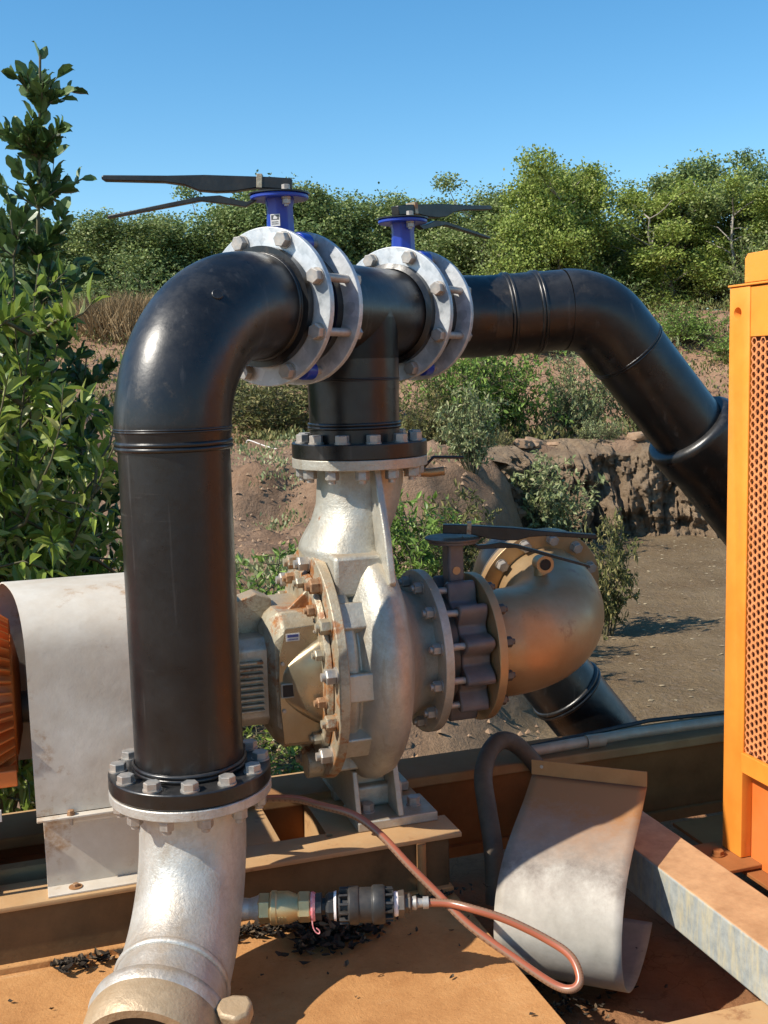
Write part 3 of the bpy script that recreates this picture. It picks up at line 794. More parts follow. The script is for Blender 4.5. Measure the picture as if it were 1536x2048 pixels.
for (ms, x, y, lf, sc, lb) in [
  (S1, 1.35, 18.6, 'leaf_fresh', (.95,.9,1.15), 'bright green upright shrub directly below the second valve flange'),
  (S1, 2.15, 18.9, 'leaf_fresh', (.7,.9,1.05), 'second bright green shrub right of the one below the valve flange'),
  (S2, 3.4, 19.2, 'leaf_bush', (.62,.7,.95), 'wide grey green shrub under the middle of the black pipe run'),
  (S1, 4.6, 19.6, 'leaf_bush', (.8,.8,1.0), 'grey green shrub left of the descending black pipe'),
  (S2, .9, 18.0, 'scrub', (.5,.6,.8), 'brownish sparse shrub beside the tee pipe leg'),
  (S3, 2.35, 15.6, 'leaf_bush', (1.15,1,1.15), 'pale leaved shrub growing in front of the eroded mud bank'),
  (S3, 1.15, 14.2, 'leaf_bush', (.6,.7,.95), 'thin stemmed shrub right of the pump discharge flange'),
  (S4, .22, 8.6, 'leaf_fresh', (.9,1,1.05), 'fresh green plant in the gap right of the pump neck'),
  (S4, -.80, 7.6, 'leaf_fresh', (1,1,.95), 'fresh green plant left of the pump neck'),
  (S4, -1.05, 7.0, 'leaf_near', (1,1,.9), 'darker green plant next to the tall black pipe, left of the fresh one'),
  (S4, .62, 9.4, 'scrub', (.7,.7,1.0), 'sparse brown stemmed plant behind the suction valve neck'),
  (S3, 2.15, 10.6, 'scrub', (.55,.6,1.05), 'sparse twiggy plant behind the bronze suction elbow'),
  (S5, -.62, 6.3, 'leaf_near', (1,1,.7), 'low leafy plant under the bearing housing'),
  (S1, -1.9, 20.5, 'scrub', (1.2,1,.75), 'yellowish scrub between the black riser and the tee leg'),
  (S2, -.7, 21.5, 'scrub', (1.2,1,.9), 'brown and green scrub left of the tee leg'),
  (S2, -2.9, 22.0, 'leaf_bush', (1,1,.6), 'low shrub showing just right of the black riser'),
  (S2, 8.0, 24.0, 'leaf_fresh', (.9,.8,.62), 'yellow green round shrub on the slope left of the orange guard'),
  (S2, 7.0, 25.5, 'leaf_fresh', (.8,.8,.6), 'small green shrub above the descending pipe'),
  (S2, 3.9, 25.5, 'leaf_tree3', (1.0,1,.5), 'low green shrub on the red slope under the pipe run'),
  (S2, -6.3, 29.0, 'leaf_tree2', (1.3,1,1.0), 'dark shrub at the foot of the tree line left of the elbow'),
  (S2, -4.6, 29.5, 'leaf_tree1', (1.3,1,.9), 'olive shrub at the foot of the tree line behind the elbow'),
  (S5, 1.75, 17.2, 'scrub', (.7,.7,.8), 'round olive cushion plant on top of the mud bank'),
  (S5, 3.5, 17.6, 'leaf_bush', (.8,.7,.8), 'low dark cushion plant among the bank rocks'),
  (S5, 4.9, 19.4, 'scrub', (.8,.8,1.0), 'low brown plant right of the grey green shrubs')]:
    put_shrub(ms, 'shrub', lb, 'shrub', x, y, lf, random.uniform(0, 6), sc)
UL = ['far left, behind the glossy bush', 'left of the dry grass', 'behind the dry grass tuft', 'above the black bend', 'behind the first valve', 'left of the second valve', 'behind the second valve', 'right of the second valve', 'above the pipe run', 'over the pipe knee', 'right of the pipe knee', 'left of the orange guard', 'beside the orange guard top', 'behind the orange guard', 'at the far right']
for i in range(15):
    x = -12.5 + i*2.05
    put_shrub(S2, 'shrub', 'undergrowth shrub at the foot of the tree line, ' + UL[i], 'shrub', x, 30.9 + .5*math.sin(i*2.1), ('leaf_tree2', 'leaf_tree1', 'leaf_tree3')[(i*2) % 3], i*1.3, (1.15, .8, .85 + .25*math.sin(i*1.7) + (.45 if x > 8 else 0)), group='undergrowth of the far tree line')
# low plants scattered over the slopes: uncountable ground cover
def cover(name, n, region, ls, mat, hgt=.25, lw=.4, up=False):
    P = []; D = []; N = []
    for _ in range(n):
        x, y = region()
        z = gz(x, y)
        for _ in range(14):
            a = random.uniform(0, 2*PI); d = Vector((math.cos(a)*.6, math.sin(a)*.6, random.uniform(.5, 1.6))).normalized()
            P.append((x+random.gauss(0,.09), y+random.gauss(0,.09), z + (0 if up else random.uniform(0, hgt)))); D.append(tuple(d))
            nn = d.cross(Vector((random.gauss(0,1), random.gauss(0,1), .2))).normalized(); N.append(tuple(nn))
    P, D, N = map(np.array, (P, D, N)); L = ls*rng.uniform(.5, 1.2, len(P))
    me = quad_leaves(P, D, N, L, L*lw, name)
    struct(obj(name, me, M[mat], sharp=180), 'stuff')
def reg_slope():
    while True:
        y = random.uniform(17.5, 30); x = random.uniform(-.32*y, .42*y)
        if fbm(x, y, .5, 2.2) > .0 or random.random() < .2: return x, y
cover('ground_cover', 1500, reg_slope, .11, 'scrub')
def reg_near():
    while True:
        y = random.uniform(6.5, 17); x = random.uniform(-.3*y, bank_x(y)-.3)
        if fbm(x, y, .8, 6.2) > .18: return x, y
cover('bank_weeds', 500, reg_near, .07, 'leaf_bush', .12)
def reg_grass():
    a = random.random()
    if a < .6: return random.gauss(-6.2, .45), random.gauss(26.5, .5)
    return random.uniform(-7.5, -4), random.uniform(25, 28)
cover('dry_grass', 260, reg_grass, .95, 'drygrass', .05, .035, True)
# fallen leaves and clods on the mud
def scatter(name, n, region, size, mat, flat=.35):
    vs = []; fs = []
    for _ in range(n):
        x, y = region(); z = gz(x, y); s = size*random.uniform(.4, 1.3); a = random.uniform(0, 6.28)
        k = random.randint(4, 6); b = len(vs)
        for i in range(k):
            r = s*random.uniform(.5, 1); t = a + 2*PI*i/k
            vs.append((x+r*math.cos(t)*.9, y+r*math.sin(t)*.5, z + random.uniform(0, .3)*s))
        vs.append((x, y, z + s*flat))
        fs += [(b+i, b+(i+1) % k, b+k) for i in range(k)]
    me = bpy.data.meshes.new(name); me.from_pydata(vs, [], fs)
    struct(obj(name, me, M[mat], sharp=20), 'stuff')
def reg_mud():
    y = random.uniform(6, 16.5); return random.uniform(bank_x(y)+.2, 6.5), y
scatter('fallen_leaves', 900, reg_mud, .032, 'pebble')
def reg_clod():
    while True:
        y = random.uniform(6, 18.5); x = random.uniform(-.3*y, bank_x(y)+.3 if y < 16.8 else 6)
        return x, y
scatter('clods', 2600, reg_clod, .045, 'rock', .8)

# rocks on top of the bank
def rock_mesh(seed):
    b = bmesh.new(); bmesh.ops.create_icosphere(b, subdivisions=3, radius=1)
    for v in b.verts:
        n_ = noise.fractal(v.co*1.1 + Vector((seed*7, seed, 0)), 1, 2, 4)
        v.co *= 1 + .35*n_
        v.co.x = max(-.8, min(.85, v.co.x)); v.co.z = max(-.5, min(.6, v.co.z))
    me = bpy.data.meshes.new('rock'); b.to_mesh(me); b.free(); return me
rk = [rock_mesh(i+1) for i in range(3)]
for i, (x, y, s, lb) in enumerate([(2.38,17.3,.14,'upright tan rock beside the cushion plant on the mud bank'), (2.2,17.2,.16,'flat reddish slab left of the upright tan rock'),
    (2.75,17.5,.11,'small block right of the upright tan rock'), (4.05,17.35,.2,'flat tan rock on the bank rim under the grey green shrub'),
    (4.45,17.45,.12,'rock at the right end of the bank rim row'), (2.95,17.2,.09,'little stone on the rim behind the pale leaved shrub')]):
    o = obj('rock', rk[i % 3].copy(), M['rock'], sharp=25); o.location = (x, y, gz(x, y)+.02); o.scale = (s*1.3, s, s*.7); o.rotation_euler = (.1, .3*(i == 0), i*1.3)
    tag(o, lb, 'rock', 'rocks on the mud bank rim')

cd_ = smooth([(-2.05, 16.6, -1.02), (-2.0, 16.55, -.98), (-1.75, 16.3, -1.05), (-1.5, 16.1, -1.10), (-1.3, 16.0, -1.06), (-1.15, 16.0, -.98)], 6)
tag(MB().tube(cd_, .009, 8).build('cord', 'wire'), 'thin white line lying on the dirt bank left of the pump flange', 'cord')

# ------------------------------------------------------------------ skid (local frame: x along the shaft, y away, z up)
TH = math.atan2(.31, .95); SB = Vector((-.07, 3.37, -1.37))
ca, sa = math.cos(TH), math.sin(TH)
def S(x, y, z=0): return Vector((SB.x + x*ca - y*sa, SB.y + x*sa + y*ca, SB.z + z))
def L_of(P):
    d = Vector(P) - SB; return Vector((d.x*ca + d.y*sa, -d.x*sa + d.y*ca, d.z))
def skid_thing(name, label, cat, x, y, z, group=None):
    r = thing(name, label, cat, S(x, y, z), TH, group)
    bpy.context.view_layer.update(); return r

# shelf dirt around the skid and the plates
mbx = MB(); 
N_ = 90
vs = []; fs = []
for j in range(N_+1):
    for i in range(N_+1):
        lx = -2.2 + 5.4*i/N_; ly = -2.6 + 3.5*j/N_
        p = S(lx, ly, -.425 + .022*fbm(lx, ly, 2.2, 4) + .010*fbm(lx, ly, 9, 2))
        vs.append(p)
fs = [(j*(N_+1)+i, j*(N_+1)+i+1, (j+1)*(N_+1)+i+1, (j+1)*(N_+1)+i) for j in range(N_) for i in range(N_)]
me = bpy.data.meshes.new('dirt_floor'); me.from_pydata(vs, [], fs); struct(obj('dirt_floor', me, M['dirt'], sharp=180))

deck = skid_thing('deck_plate', 'flat tan dusty steel deck plate in the foreground under the hose', 'plate', 0, 0, -.18)
MB().box(-2.4, .16, -2.4, -.318, -.012, 0).build('plate', 'deck', deck, .003)
MB().box(-2.4, .16, -.318, -.285, -.012, .018).build('edge_lip', 'deck', deck, .004)
MB().box(.152, .16, -2.4, -.318, -.06, -.013).build('side_flange', 'drybeam', deck)
MB().cyl((-.305, -.335, 0), (-.305, -.335, .042), .013, seg=16).build('stud', 'drybeam', deck, .001)
place('nut', hexhead('nut', .028, .020), 'rustbolt', deck, (-.305, -.335, .034), (.2,-.1,1), .4)
plate = skid_thing('deck_plate', 'second small tan plate in the bottom right corner beside the galvanised beam', 'plate', .9, -1.4, -.18)
MB().box(-.62, 1.4, -1.0, .29, -.012, 0).build('plate', 'platetan', plate, .003)
MB().box(-.62, 1.4, .268, .288, -.07, -.013).build('side_flange', 'drybeam', plate)

# base frame of the pump
bf = skid_thing('pump_base_frame', 'tan dusty steel base frame carrying the pump, shaft guard and motor', 'frame', 0, 0, 0)
fb = MB().box(-2.4, .19, -.312, -.17, -.014, 0).build('top_flange', 'platetan', bf, .002)
cut(fb, [((x, -.235, -.05), (x, -.235, .05), .013) for x in (-.12, -.27, -.40, .02)])
MB().box(-2.4, .15, -.300, -.286, -.165, -.014).build('web', 'webshade', bf)
MB().box(.144, .158, -.286, .30, -.165, -.014).build('shade_end_plate', 'webshade', bf)
MB().cyl((.06, -.312, -.17), (.06, -.312, -.014), .014, seg=16).build('stiffener', 'drybeam', bf)
MB().box(-2.4, .15, .22, .36, -.014, 0).build('top_flange', 'platetan', bf, .002)
cp = MB().box(-.62, -.33, -.168, .218, -.014, -.001).build('cross_plate', 'platetan', bf, .002)
cut(cp, [((-.38, y, -.05), (-.38, y, .05), .016) for y in (.05, .15)])
MB().prism([(-.168, -.16), (.24, -.16), (.24, .0), (-.168, 0)], -.19, -.175, 'x').build('cross_web', 'platetan', bf)
MB().box(-.19, .17, -.168, .218, -.0145, -.0015).build('cross_plate', 'platetan', bf, .002)
MB().box(-2.4, -.70, -.168, .218, -.06, -.048).build('tray', 'rustshade', bf)
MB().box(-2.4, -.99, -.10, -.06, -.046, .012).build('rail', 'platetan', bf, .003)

# far beam, corner beam, conduit
rb = skid_thing('rear_beam', 'long rusty dust covered beam behind the pump running to the orange guard', 'beam', .6, .2, .02)
MB().box(-3.2, 2.4, -.10, .10, -.035, 0).build('top_flange', 'drybeam', rb, .006)
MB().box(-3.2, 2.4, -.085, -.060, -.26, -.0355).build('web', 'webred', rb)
MB().box(-3.2, 2.4, -.10, .10, -.30, -.262).build('bottom_flange', 'rustshade', rb)
gb = tag(MB().box(.645, .820, -2.3, .092, -.18, -.038).build('galvanised_beam', 'gbeam', None, .006),
         'galvanised box beam with streaked side and dusty tan top running to the bottom right', 'beam')
gb.location = SB; gb.rotation_euler = (0, 0, TH)
cn = skid_thing('conduit', 'pale conduit pipe lying along the rear beam left of the orange guard', 'pipe', .63, .13, .045)
MB().tube([(0,0,.0), (.4,.02,.005), (.9,.0,.01), (1.4,.02,.0)], .019, 16).build('pipe', 'conduit', cn)
MB().lathe([(.22,.018),(.22,.0235),(.29,.0235),(.29,.018)], 20).build('coupling', 'conduit', cn, loc=(0,.008,.002))
MB().tube([(-.05,-.035,-.01), (.5,-.01,.02), (.9,-.04,.02), (1.4,-.01,.02)], .008, 8).build('cable', 'blackplastic', cn, loc=(0,.06,.012))

# ------------------------------------------------------------------ pump
pump = skid_thing('centrifugal_pump', 'large silver rust stained centrifugal pump with bolted ring cover, centre of the picture', 'pump', 0, 0, 0)
AX = Vector((0, 0, .484))
tr = Matrix.Translation(AX)
prof = [(-.152,.10),(-.152,.318),(-.120,.322),(-.105,.300),(-.088,.325),(-.072,.355),(-.050,.378),(-.020,.385),(.014,.374),(.038,.345),(.054,.305),(.070,.265),(.095,.225),(.125,.200),(.155,.188),(.180,.186),(.180,.12)]
mb = MB(); seg = 96
def volr(a, r):   # spiral: swells towards the outlet
    return r*(1 + .035*math.sin(a*1.0)) if r > .3 else r
rings = []
for (x, r) in prof:
    rg = []
    for k in range(seg):
        a = 2*PI*k/seg
        rr = volr(a, r); 
        if r > .3: rr += .006*noise.noise(Vector((x*9, math.cos(a)*2, math.sin(a)*2)))
        rg.append(mb.b.verts.new(tr @ Vector((x, rr*math.cos(a), rr*math.sin(a)))))
    rings.append(rg)
for A, B in zip(rings, rings[1:]):
    for k in range(seg): mb.b.faces.new([A[k], A[(k+1)%seg], B[(k+1)%seg], B[k]])
# blended bosses behind the ring
for k in range(10):
    a = R(18 + 36*k)
    mt = tr @ Matrix.Rotation(a, 4, 'X')
    mb.box(-.156, -.065, -.042, .042, .275, .338, mt)
mb.build('volute', 'cast', pump, .006, 40)
# neck: from the round flange into the casing shoulder
mb = MB(); rings = []
NZ = [(1.105,.134,.130,0,0), (1.03,.133,.130,-.002,0), (.97,.128,.134,-.012,0), (.92,.126,.142,-.030,0), (.89,.126,.152,-.046,0), (.868,.128,.160,-.056,0), (.85,.131,.168,-.062,0), (.835,.134,.172,-.064,-.005), (.70,.09,.20,-.02,0)]
for (z, rx, ry, ox, oy) in NZ:
    rings.append([mb.b.verts.new((ox + rx*math.copysign(abs(math.cos(2*PI*k/56))**(1 if z > .9 else .8), math.cos(2*PI*k/56)), oy + ry*math.sin(2*PI*k/56), z)) for k in range(56)])
for A, B in zip(rings, rings[1:]):
    for k in range(56): mb.b.faces.new([A[k], A[(k+1)%56], B[(k+1)%56], B[k]])
mb.build('neck', 'cast', pump, 0, 60)
MB().prism([(-.16,1.10),(-.105,1.10),(-.12,.98),(-.15,.88),(-.15,.74),(-.262,.74),(-.285,.765),(-.245,.90),(-.20,1.0)], -.008, .014, 'x').build('rib', 'cast', pump, .004)
MB().prism([(.155,1.10),(.100,1.10),(.19,.80),(.30,.66),(.36,.60),(.30,.78)], .05, .075, 'x').build('rib', 'cast', pump, .004)
MB().prism([(-.150,.842),(-.01,.842),(.025,.80),(.025,.72),(-.150,.72)], -.215, .10, 'y').build('shoulder', 'cast', pump, .012)
MB().cyl((0,0,1.085), (0,0,1.115), .207, seg=72).build('discharge_flange', 'cast', pump, .002)
MB().lathe([(.172,.13),(.172,.258),(.200,.258),(.200,.13)], 72, tr, closed=True).build('suction_flange', 'cast', pump, .002)
MB().lathe([(-.182,.10),(-.182,.352),(-.153,.356),(-.153,.10)], 84, tr, closed=True).build('cover_ring', 'castrust', pump, .003)
MB().lathe([(-.202,.05),(-.202,.285),(-.184,.292),(-.184,.05)], 72, tr, closed=True).build('cover_plate', 'castrust', pump, .003)
nut = hexhead('nut', .040, .030); nuts = hexhead('nut', .030, .022)
for k, p in enumerate(ring_pts(AX + Vector((-.182,0,0)), (-1,0,0), .317, 14, .12)):
    place('nut', nut, ('bolt', 'castrust', 'rustbolt')[k % 3 if k % 5 else 0], pump, p, (-1,0,0), k*.7)
for k, p in enumerate(ring_pts(AX + Vector((-.202,0,0)), (-1,0,0), .266, 12, .33)):
    place('nut', nuts, ('castrust', 'rustbolt')[k % 2], pump, p, (-1,0,0), k*.5)
# bearing bracket with its cover panel
def octo(x, hy, hz, zc, ch): return [(x, -hy, zc-hz+ch), (x, -hy+ch, zc-hz), (x, hy-ch, zc-hz), (x, hy, zc-hz+ch), (x, hy, zc+hz-ch), (x, hy-ch, zc+hz), (x, -hy+ch, zc+hz), (x, -hy, zc+hz-ch)]
def loft(mb, secs, cap=True):
    rg = [[mb.b.verts.new(p) for p in s_] for s_ in secs]; n = len(secs[0])
    for A, B in zip(rg, rg[1:]):
        for k in range(n): mb.b.faces.new([A[k], A[(k+1)%n], B[(k+1)%n], B[k]])
    if cap: mb.b.faces.new(rg[0][::-1]); mb.b.faces.new(rg[-1])
    return mb
loft(MB(), [octo(-.176,.185,.205,.475,.05), octo(-.30,.185,.205,.475,.05), octo(-.325,.17,.185,.475,.06), octo(-.345,.12,.145,.475,.05)]).build('bearing_bracket', 'castrust', pump, .006)
loft(MB(), [octo(-.33,.13,.135,.47,.03), octo(-.46,.13,.13,.47,.03), octo(-.52,.10,.10,.47,.03)]).build('bearing_housing', 'cast', pump, .005)
for i in range(9):
    z = .39 + i*.018
    MB().box(-.45, -.355, -.150, -.128, z, z+.008).build('cooling_fin', 'castrust', pump, .002)
# upper braces of the bracket
MB().prism([(-.345,.61),(-.19,.745),(-.178,.745),(-.178,.67),(-.30,.63)], -.10, -.085, 'y').build('brace', 'castrust', pump, .003)
MB().prism([(-.45,.58),(-.41,.70),(-.345,.72),(-.30,.70),(-.30,.61),(-.36,.59)], -.03, .05, 'y').build('brace', 'castrust', pump, .004)
pf = -.187
cvr = MB()
mh = 16
# flat cover sheet with a raised half cone
ZO = .03
pts = [(-.312,.270),(-.318,.36),(-.322,.445),(-.318,.53),(-.298,.612),(-.176,.618),(-.172,.54),(-.168,.445),(-.172,.35),(-.180,.268)]
cvr.prism([(a, b_+ZO) for a, b_ in pts], pf-.006, pf+.001, 'y')
cvr.build('cover_sheet', 'panel', pump, .0015)
mb = MB(); rr = []
for i in range(13):
    t = i/12; rrz = .02 + .125*(t**.62); dy = .045*math.sin(min(1, t*1.05)*PI/2)
    x = -.315 + .140*t
    rr.append([mb.b.verts.new((x, pf-.004 - dy*math.cos((k/12-.5)*PI)**.8 if 0 < k < 12 else pf-.004, .475 + rrz*math.sin((k/12-.5)*PI))) for k in range(13)])
for A, B in zip(rr, rr[1:]):
    for k in range(12): mb.b.faces.new([A[k], A[k+1], B[k+1], B[k]])
mb.build('cover_bulge', 'panel', pump, 0, 60)
MB().box(-.313, -.279, pf-.020, pf-.0065, .445, .479).build('hole_shade', 'dark', pump)  # dark block stands for the shade in a square hole
MB().lathe([(0,.0243),(.002,.027),(.0,.030),(-.012,.030),(-.012,.0243)], 4, Matrix.Translation((-.296,pf-.0065-.012,.462)) @ frame((0,-1,0)), closed=True, a0=PI/4).build('window_frame', 'cast', pump)
for (x, z) in ((-.309,.54), (-.309,.40), (-.21,.626), (-.205,.315)):
    place('screw', hexhead('head', .010, .006, washer=False), 'bolt', pump, (x, pf-.006, z), (0,-1,0))
lab = MB().box(-.296, -.256, pf-.0085, pf-.0062, .605, .627).build('maker_label', 'label', pump)
mb = MB().box(-.292, -.260, pf-.0098, pf-.0086, .6165, .624); 
for i in range(8): mb.box(-.292+i*.004, -.2895+i*.004, pf-.0098, pf-.0086, .6085, .6115)
mb.build('lettering', 'mark', lab)
MB().cyl((-.165,-.12,.67), (-.195,-.12,.67), .022, seg=20).build('plug', 'castrust', pump, .003)
# drain plugs low on the cover
MB().cyl((-.18,-.10,.20), (-.23,-.10,.20), .045, seg=24).build('stuffing_box', 'castrust', pump, .003)
# pedestal
ft = MB().box(-.10, .155, -.205, -.045, 0, .030).build('foot', 'cast', pump, .004)
MB().box(-.10, .155, .06, .21, 0, .030).build('foot', 'cast', pump, .004)
MB().prism([(-.20,.03),(-.06,.03),(-.02,.16),(-.14,.20)], .030, .048, 'x').build('foot_web', 'cast', pump, .003)
MB().prism([(-.19,.03),(.19,.03),(.15,.17),(-.15,.17)], -.098, -.082, 'x').build('foot_web', 'cast', pump, .003)
MB().prism([(.20,.03),(.05,.03),(.02,.16),(.14,.20)], .030, .048, 'x').build('foot_web', 'cast', pump, .003)
MB().prism([(-.082,.03),(.030,.03),(.030,.14),(-.082,.20)], -.07, -.058, 'y').build('foot_web', 'cast', pump, .003)
MB().box(-.07, .08, -.10, .10, .03, .10).build('foot_block', 'cast', pump, .01)
for (x, y) in ((-.045,-.125), (.105,-.125), (.105,.13)):
    place('bolt', hexhead('head', .036, .022), 'bolt', pump, (x, y, .030), (0,0,1), .3)
# suction side studs
for p in ring_pts(AX + Vector((.172,0,0)), (-1,0,0), .222, 12, .25):
    place('nut', hexhead('nut', .032, .024), 'bolt', pump, p, (-1,0,0), .4)
fnut = hexhead('nut', .036, .026)
for p in ring_pts((0,0,1.085), (0,0,-1), .176, 12, .26): place('nut', fnut, 'bolt', pump, p, (0,0,-1), .2)
# vent tap on the flange side
MB().tube([(.15,.02,1.055),(.23,.0,1.05),(.27,-.02,1.055)], .014, 12).build('vent_tap', 'bronze', pump)
MB().tube([(.20,-.01,1.065),(.235,-.02,1.10),(.33,-.03,1.095)], .005, 8).build('vent_handle', 'blackmetal', pump)

# suction spool, valve and elbow
def lever(parent, base, d, tilt=0, s=1.0, arm='blackmetal'):
    mt = Matrix.Translation(Vector(base)) @ frame(d) @ Matrix.Rotation(tilt, 4, 'Y')
    top = [(-.035,.004),(-.035,.034),(.02,.036),(.20,.036),(.30,.031),(.470,.027),(.476,.024),(.476,.016),(.470,.013),(.31,.014),(.255,.008),(.215,-.006),(.17,-.008),(.12,-.005),(.06,.006)]
    MB().prism([(a*s, b*s) for a, b in top], -.016, .016, 'y', mt).build('handle', arm, parent, .0025)
    trg = [(.03,-.002),(.05,-.012),(.085,-.030),(.105,-.028),(.16,-.016),(.22,-.022),(.46,-.078),(.462,-.086),(.21,-.032),(.12,-.040),(.09,-.044),(.06,-.026)]
    MB().prism([(a*s, b*s) for a, b in trg], -.011, .011, 'y', mt).build('trigger', arm, parent, .0015)
    MB().box(.045*s, .060*s, -.019, .019, .006, .043, mt).build('clip', 'castrust', parent, .001)
def top_plate(parent, c, r, mat, t=.018):
    MB().cyl((c[0],c[1],c[2]), (c[0],c[1],c[2]+t*.6), r*.96, seg=48).build('top_plate', mat, parent, .002)
    MB().cyl((c[0],c[1],c[2]+t*.6), (c[0],c[1],c[2]+t), r, seg=48).build('notch_plate', 'blackmetal' if mat == 'blue' else 'darkflange', parent, .001)

v3 = skid_thing('suction_valve', 'worn grey violet lugged butterfly valve between the pump and the bronze elbow', 'valve', .262, 0, .482)
MB().lathe([(-.062,.12),(-.062,.175),(-.010,.175),(-.010,.12)], 60, closed=True).build('rubber_spool', 'darkflange', v3)
mb = MB(); NW = 168; vr = []
for (x, ri) in ((-.008, None), (.086, None)):
    vr.append([mb.b.verts.new((x, (.200+.034*max(-.55, math.cos(12*(a-.26))))*math.cos(a), (.200+.034*max(-.55, math.cos(12*(a-.26))))*math.sin(a))) for a in [2*PI*k/NW for k in range(NW)]])
    vr.append([mb.b.verts.new((x, .12*math.cos(2*PI*k/NW), .12*math.sin(2*PI*k/NW))) for k in range(NW)])
for k in range(NW):
    k2 = (k+1) % NW
    for A, B in ((vr[0], vr[2]), (vr[1], vr[3]), (vr[0], vr[1]), (vr[2], vr[3])): mb.b.faces.new([A[k], A[k2], B[k2], B[k]])
mb.build('body', 'purple', v3, .005)
for p in ring_pts((0,0,0), (1,0,0), .205, 12, .26):
    MB().cyl((-.066, p.y, p.z), (-.007, p.y, p.z), .011, seg=14).build('stud', 'bolt', v3)
MB().box(.012, .066, -.030, .030, .19, .34).build('neck', 'purple', v3, .008)
MB().cyl((.040,0,.34), (.040,0,.352), .078, seg=40).build('flange_top', 'purple', v3, .003)
MB().cyl((.040,0,.3525), (.040,0,.3585), .090, seg=48).build('notch_plate', 'darkflange', v3, .001)
MB().cyl((.038,-.0295,.255), (.038,-.0325,.255), .013, seg=24).build('round_tag', 'bronze', v3)
lever(v3, (.040, 0, .366), (.84, -.34, 0), R(4), .95, 'blackmetal')

el = skid_thing('suction_elbow', 'dusty bronze coloured steel suction elbow bending away behind the valve', 'pipe elbow', .370, 0, .480)
MB().lathe([(-.014,.13),(-.014,.238),(.014,.238),(.014,.13)], 72, closed=True).build('flange', 'bronze', el, .002)
tl = R(14); e2 = Vector((0, math.cos(tl), math.sin(tl)))
RB = .31
mbp = [Vector((0.014,0,0)), Vector((.06,0,0))] + arc((.09, 0, 0) + np.array(e2*RB), (0,0,0) - np.array(e2), (1,0,0), RB, 0, PI/2, 22) + [Vector((.09+RB,0,0)) + e2*(RB+.03)]
MB().tube(mbp, [.168,.170]+[.176]*23+[.172], 56, cap=False).build('bend', 'bronze', el, 0, 60)
ec = Vector((.09+RB,0,0)) + e2*(RB+.03)
MB().lathe([(0,.12),(0,.238),(.028,.238),(.028,.12)], 72, Matrix.Translation(ec) @ frame(e2), closed=True).build('flange', 'bronze', el, .002)
for p in ring_pts(ec, e2, .205, 12, .1):
    place('bolt', hexhead('head', .034, .022), 'bolt', el, p, -e2)
for p in ring_pts((.014,0,0), (1,0,0), .205, 12, .26):
    place('nut', hexhead('nut', .030, .024), 'darkflange', el, p, (1,0,0), .2)
tp = Vector((.09+RB*.5, RB*.30, .0)) + Vector((.04, .0, .19))
MB().tube([tp - Vector((0,0,.04)), tp, tp + Vector((0,0,.028))], .023, 16).build('tapping', 'bronze', el)
MB().tube([tp + Vector((0,.012,.045)), tp + Vector((0,-.02,.045)), tp + Vector((-.004,-.045,.045))], [.026,.028,.030], 20).build('tapping_elbow', 'bronze', el)
MB().cyl(tp + Vector((-.0042,-.046,.045)), tp + Vector((-.0044,-.048,.045)), .019, seg=20).build('tapping_bore', 'dark', el)  # dark disc painted as the shade in the open bore

# suction hose pipe going down into the creek
p0 = S(.370, 0, .480) + Matrix.Rotation(TH, 3, 'Z') @ (ec + e2*.028)
dd = Matrix.Rotation(TH, 3, 'Z') @ e2
sp = thing('suction_pipe', 'black suction pipe behind the bronze elbow running down towards the creek', 'pipe', p0)
q = [Vector((0,0,0)), dd*.10, dd*.22 + Vector((.01,0,-.02)), Vector((-.06,.36,-.12)), Vector((0.05,.42,-.34)), Vector((.24,.46,-.60)), Vector((.58,.58,-1.05)), Vector((1.0,.75,-1.65))]
path = smooth(q, 8)
MB().tube(path, .15, 40).build('pipe', 'pe', sp, 0, 60)
beads(sp, [(q[1], dd, .152, .008), (path[38], (path[40]-path[36]), .153, .010)])
MB().lathe([(0,.12),(0,.225),(.03,.225),(.03,.12)], 60, frame(dd), closed=True).build('stub_flange', 'darkflange', sp, .003)

# ------------------------------------------------------------------ black pipework
H = Vector((.53, .848, 0)).normalized(); UP = Vector((0,0,1))
A0 = Vector((-.507, 2.68, 0)); ZA = .178; RP = .140; RE = .312
thH = math.atan2(H.y, H.x)
riser = thing('black_riser_pipe', 'thick black plastic pipe standing at front left and bending over to the first valve', 'pipe', (A0.x, A0.y, -.975))
rl = Vector((A0.x, A0.y, -.975))
zs = ZA - RE
body = [Vector((0,0,.02)), Vector((0,0,zs+.975-.035))]
MB().tube([Vector((0,0,.005)), Vector((0,0,.3)), Vector((0,0,.6)), Vector((0,0,zs+.975-.030))], .1355, 64).build('pipe', 'pe', riser, 0, 60)
c = Vector((0,0,zs+.975)) + H*RE
pa = [Vector((0,0,zs+.975-.028)), Vector((0,0,zs+.975-.01))] + arc(c, -H, UP, RE, 0, PI/2, 26) + [Vector((0,0,ZA+.975)) + H*.375]
MB().tube(pa, [.1385,.1385] + [.1415]*27 + [.1395], 64).build('bend', 'pe', riser, 0, 60)
beads(riser, [((0,0,zs+.975-.030), UP, .139, .0065, 64), ((0,0,zs+.975+.008), UP, .1415, .003, 64), ((0,0,.012), UP, .139, .006, 64), (Vector((0,0,ZA+.975)) + H*.355, H, .140, .005, 64)])
MB().lathe([(0,.10),(0,.160),(.022,.160),(.028,.146),(.03,.10)], 64, Matrix.Translation(Vector((0,0,ZA+.975)) + H*.358) @ frame(H)).build('stub_end', 'pe', riser)
u = (-H*math.cos(R(58)) + UP*math.sin(R(58)))
side = (Vector((.30,-.85,.42))).normalized()
pp = c + u*RE + side*.138
MB().cyl(pp - side*.01, pp + side*.012, .014, seg=20).build('plug', 'pe', riser, .002)
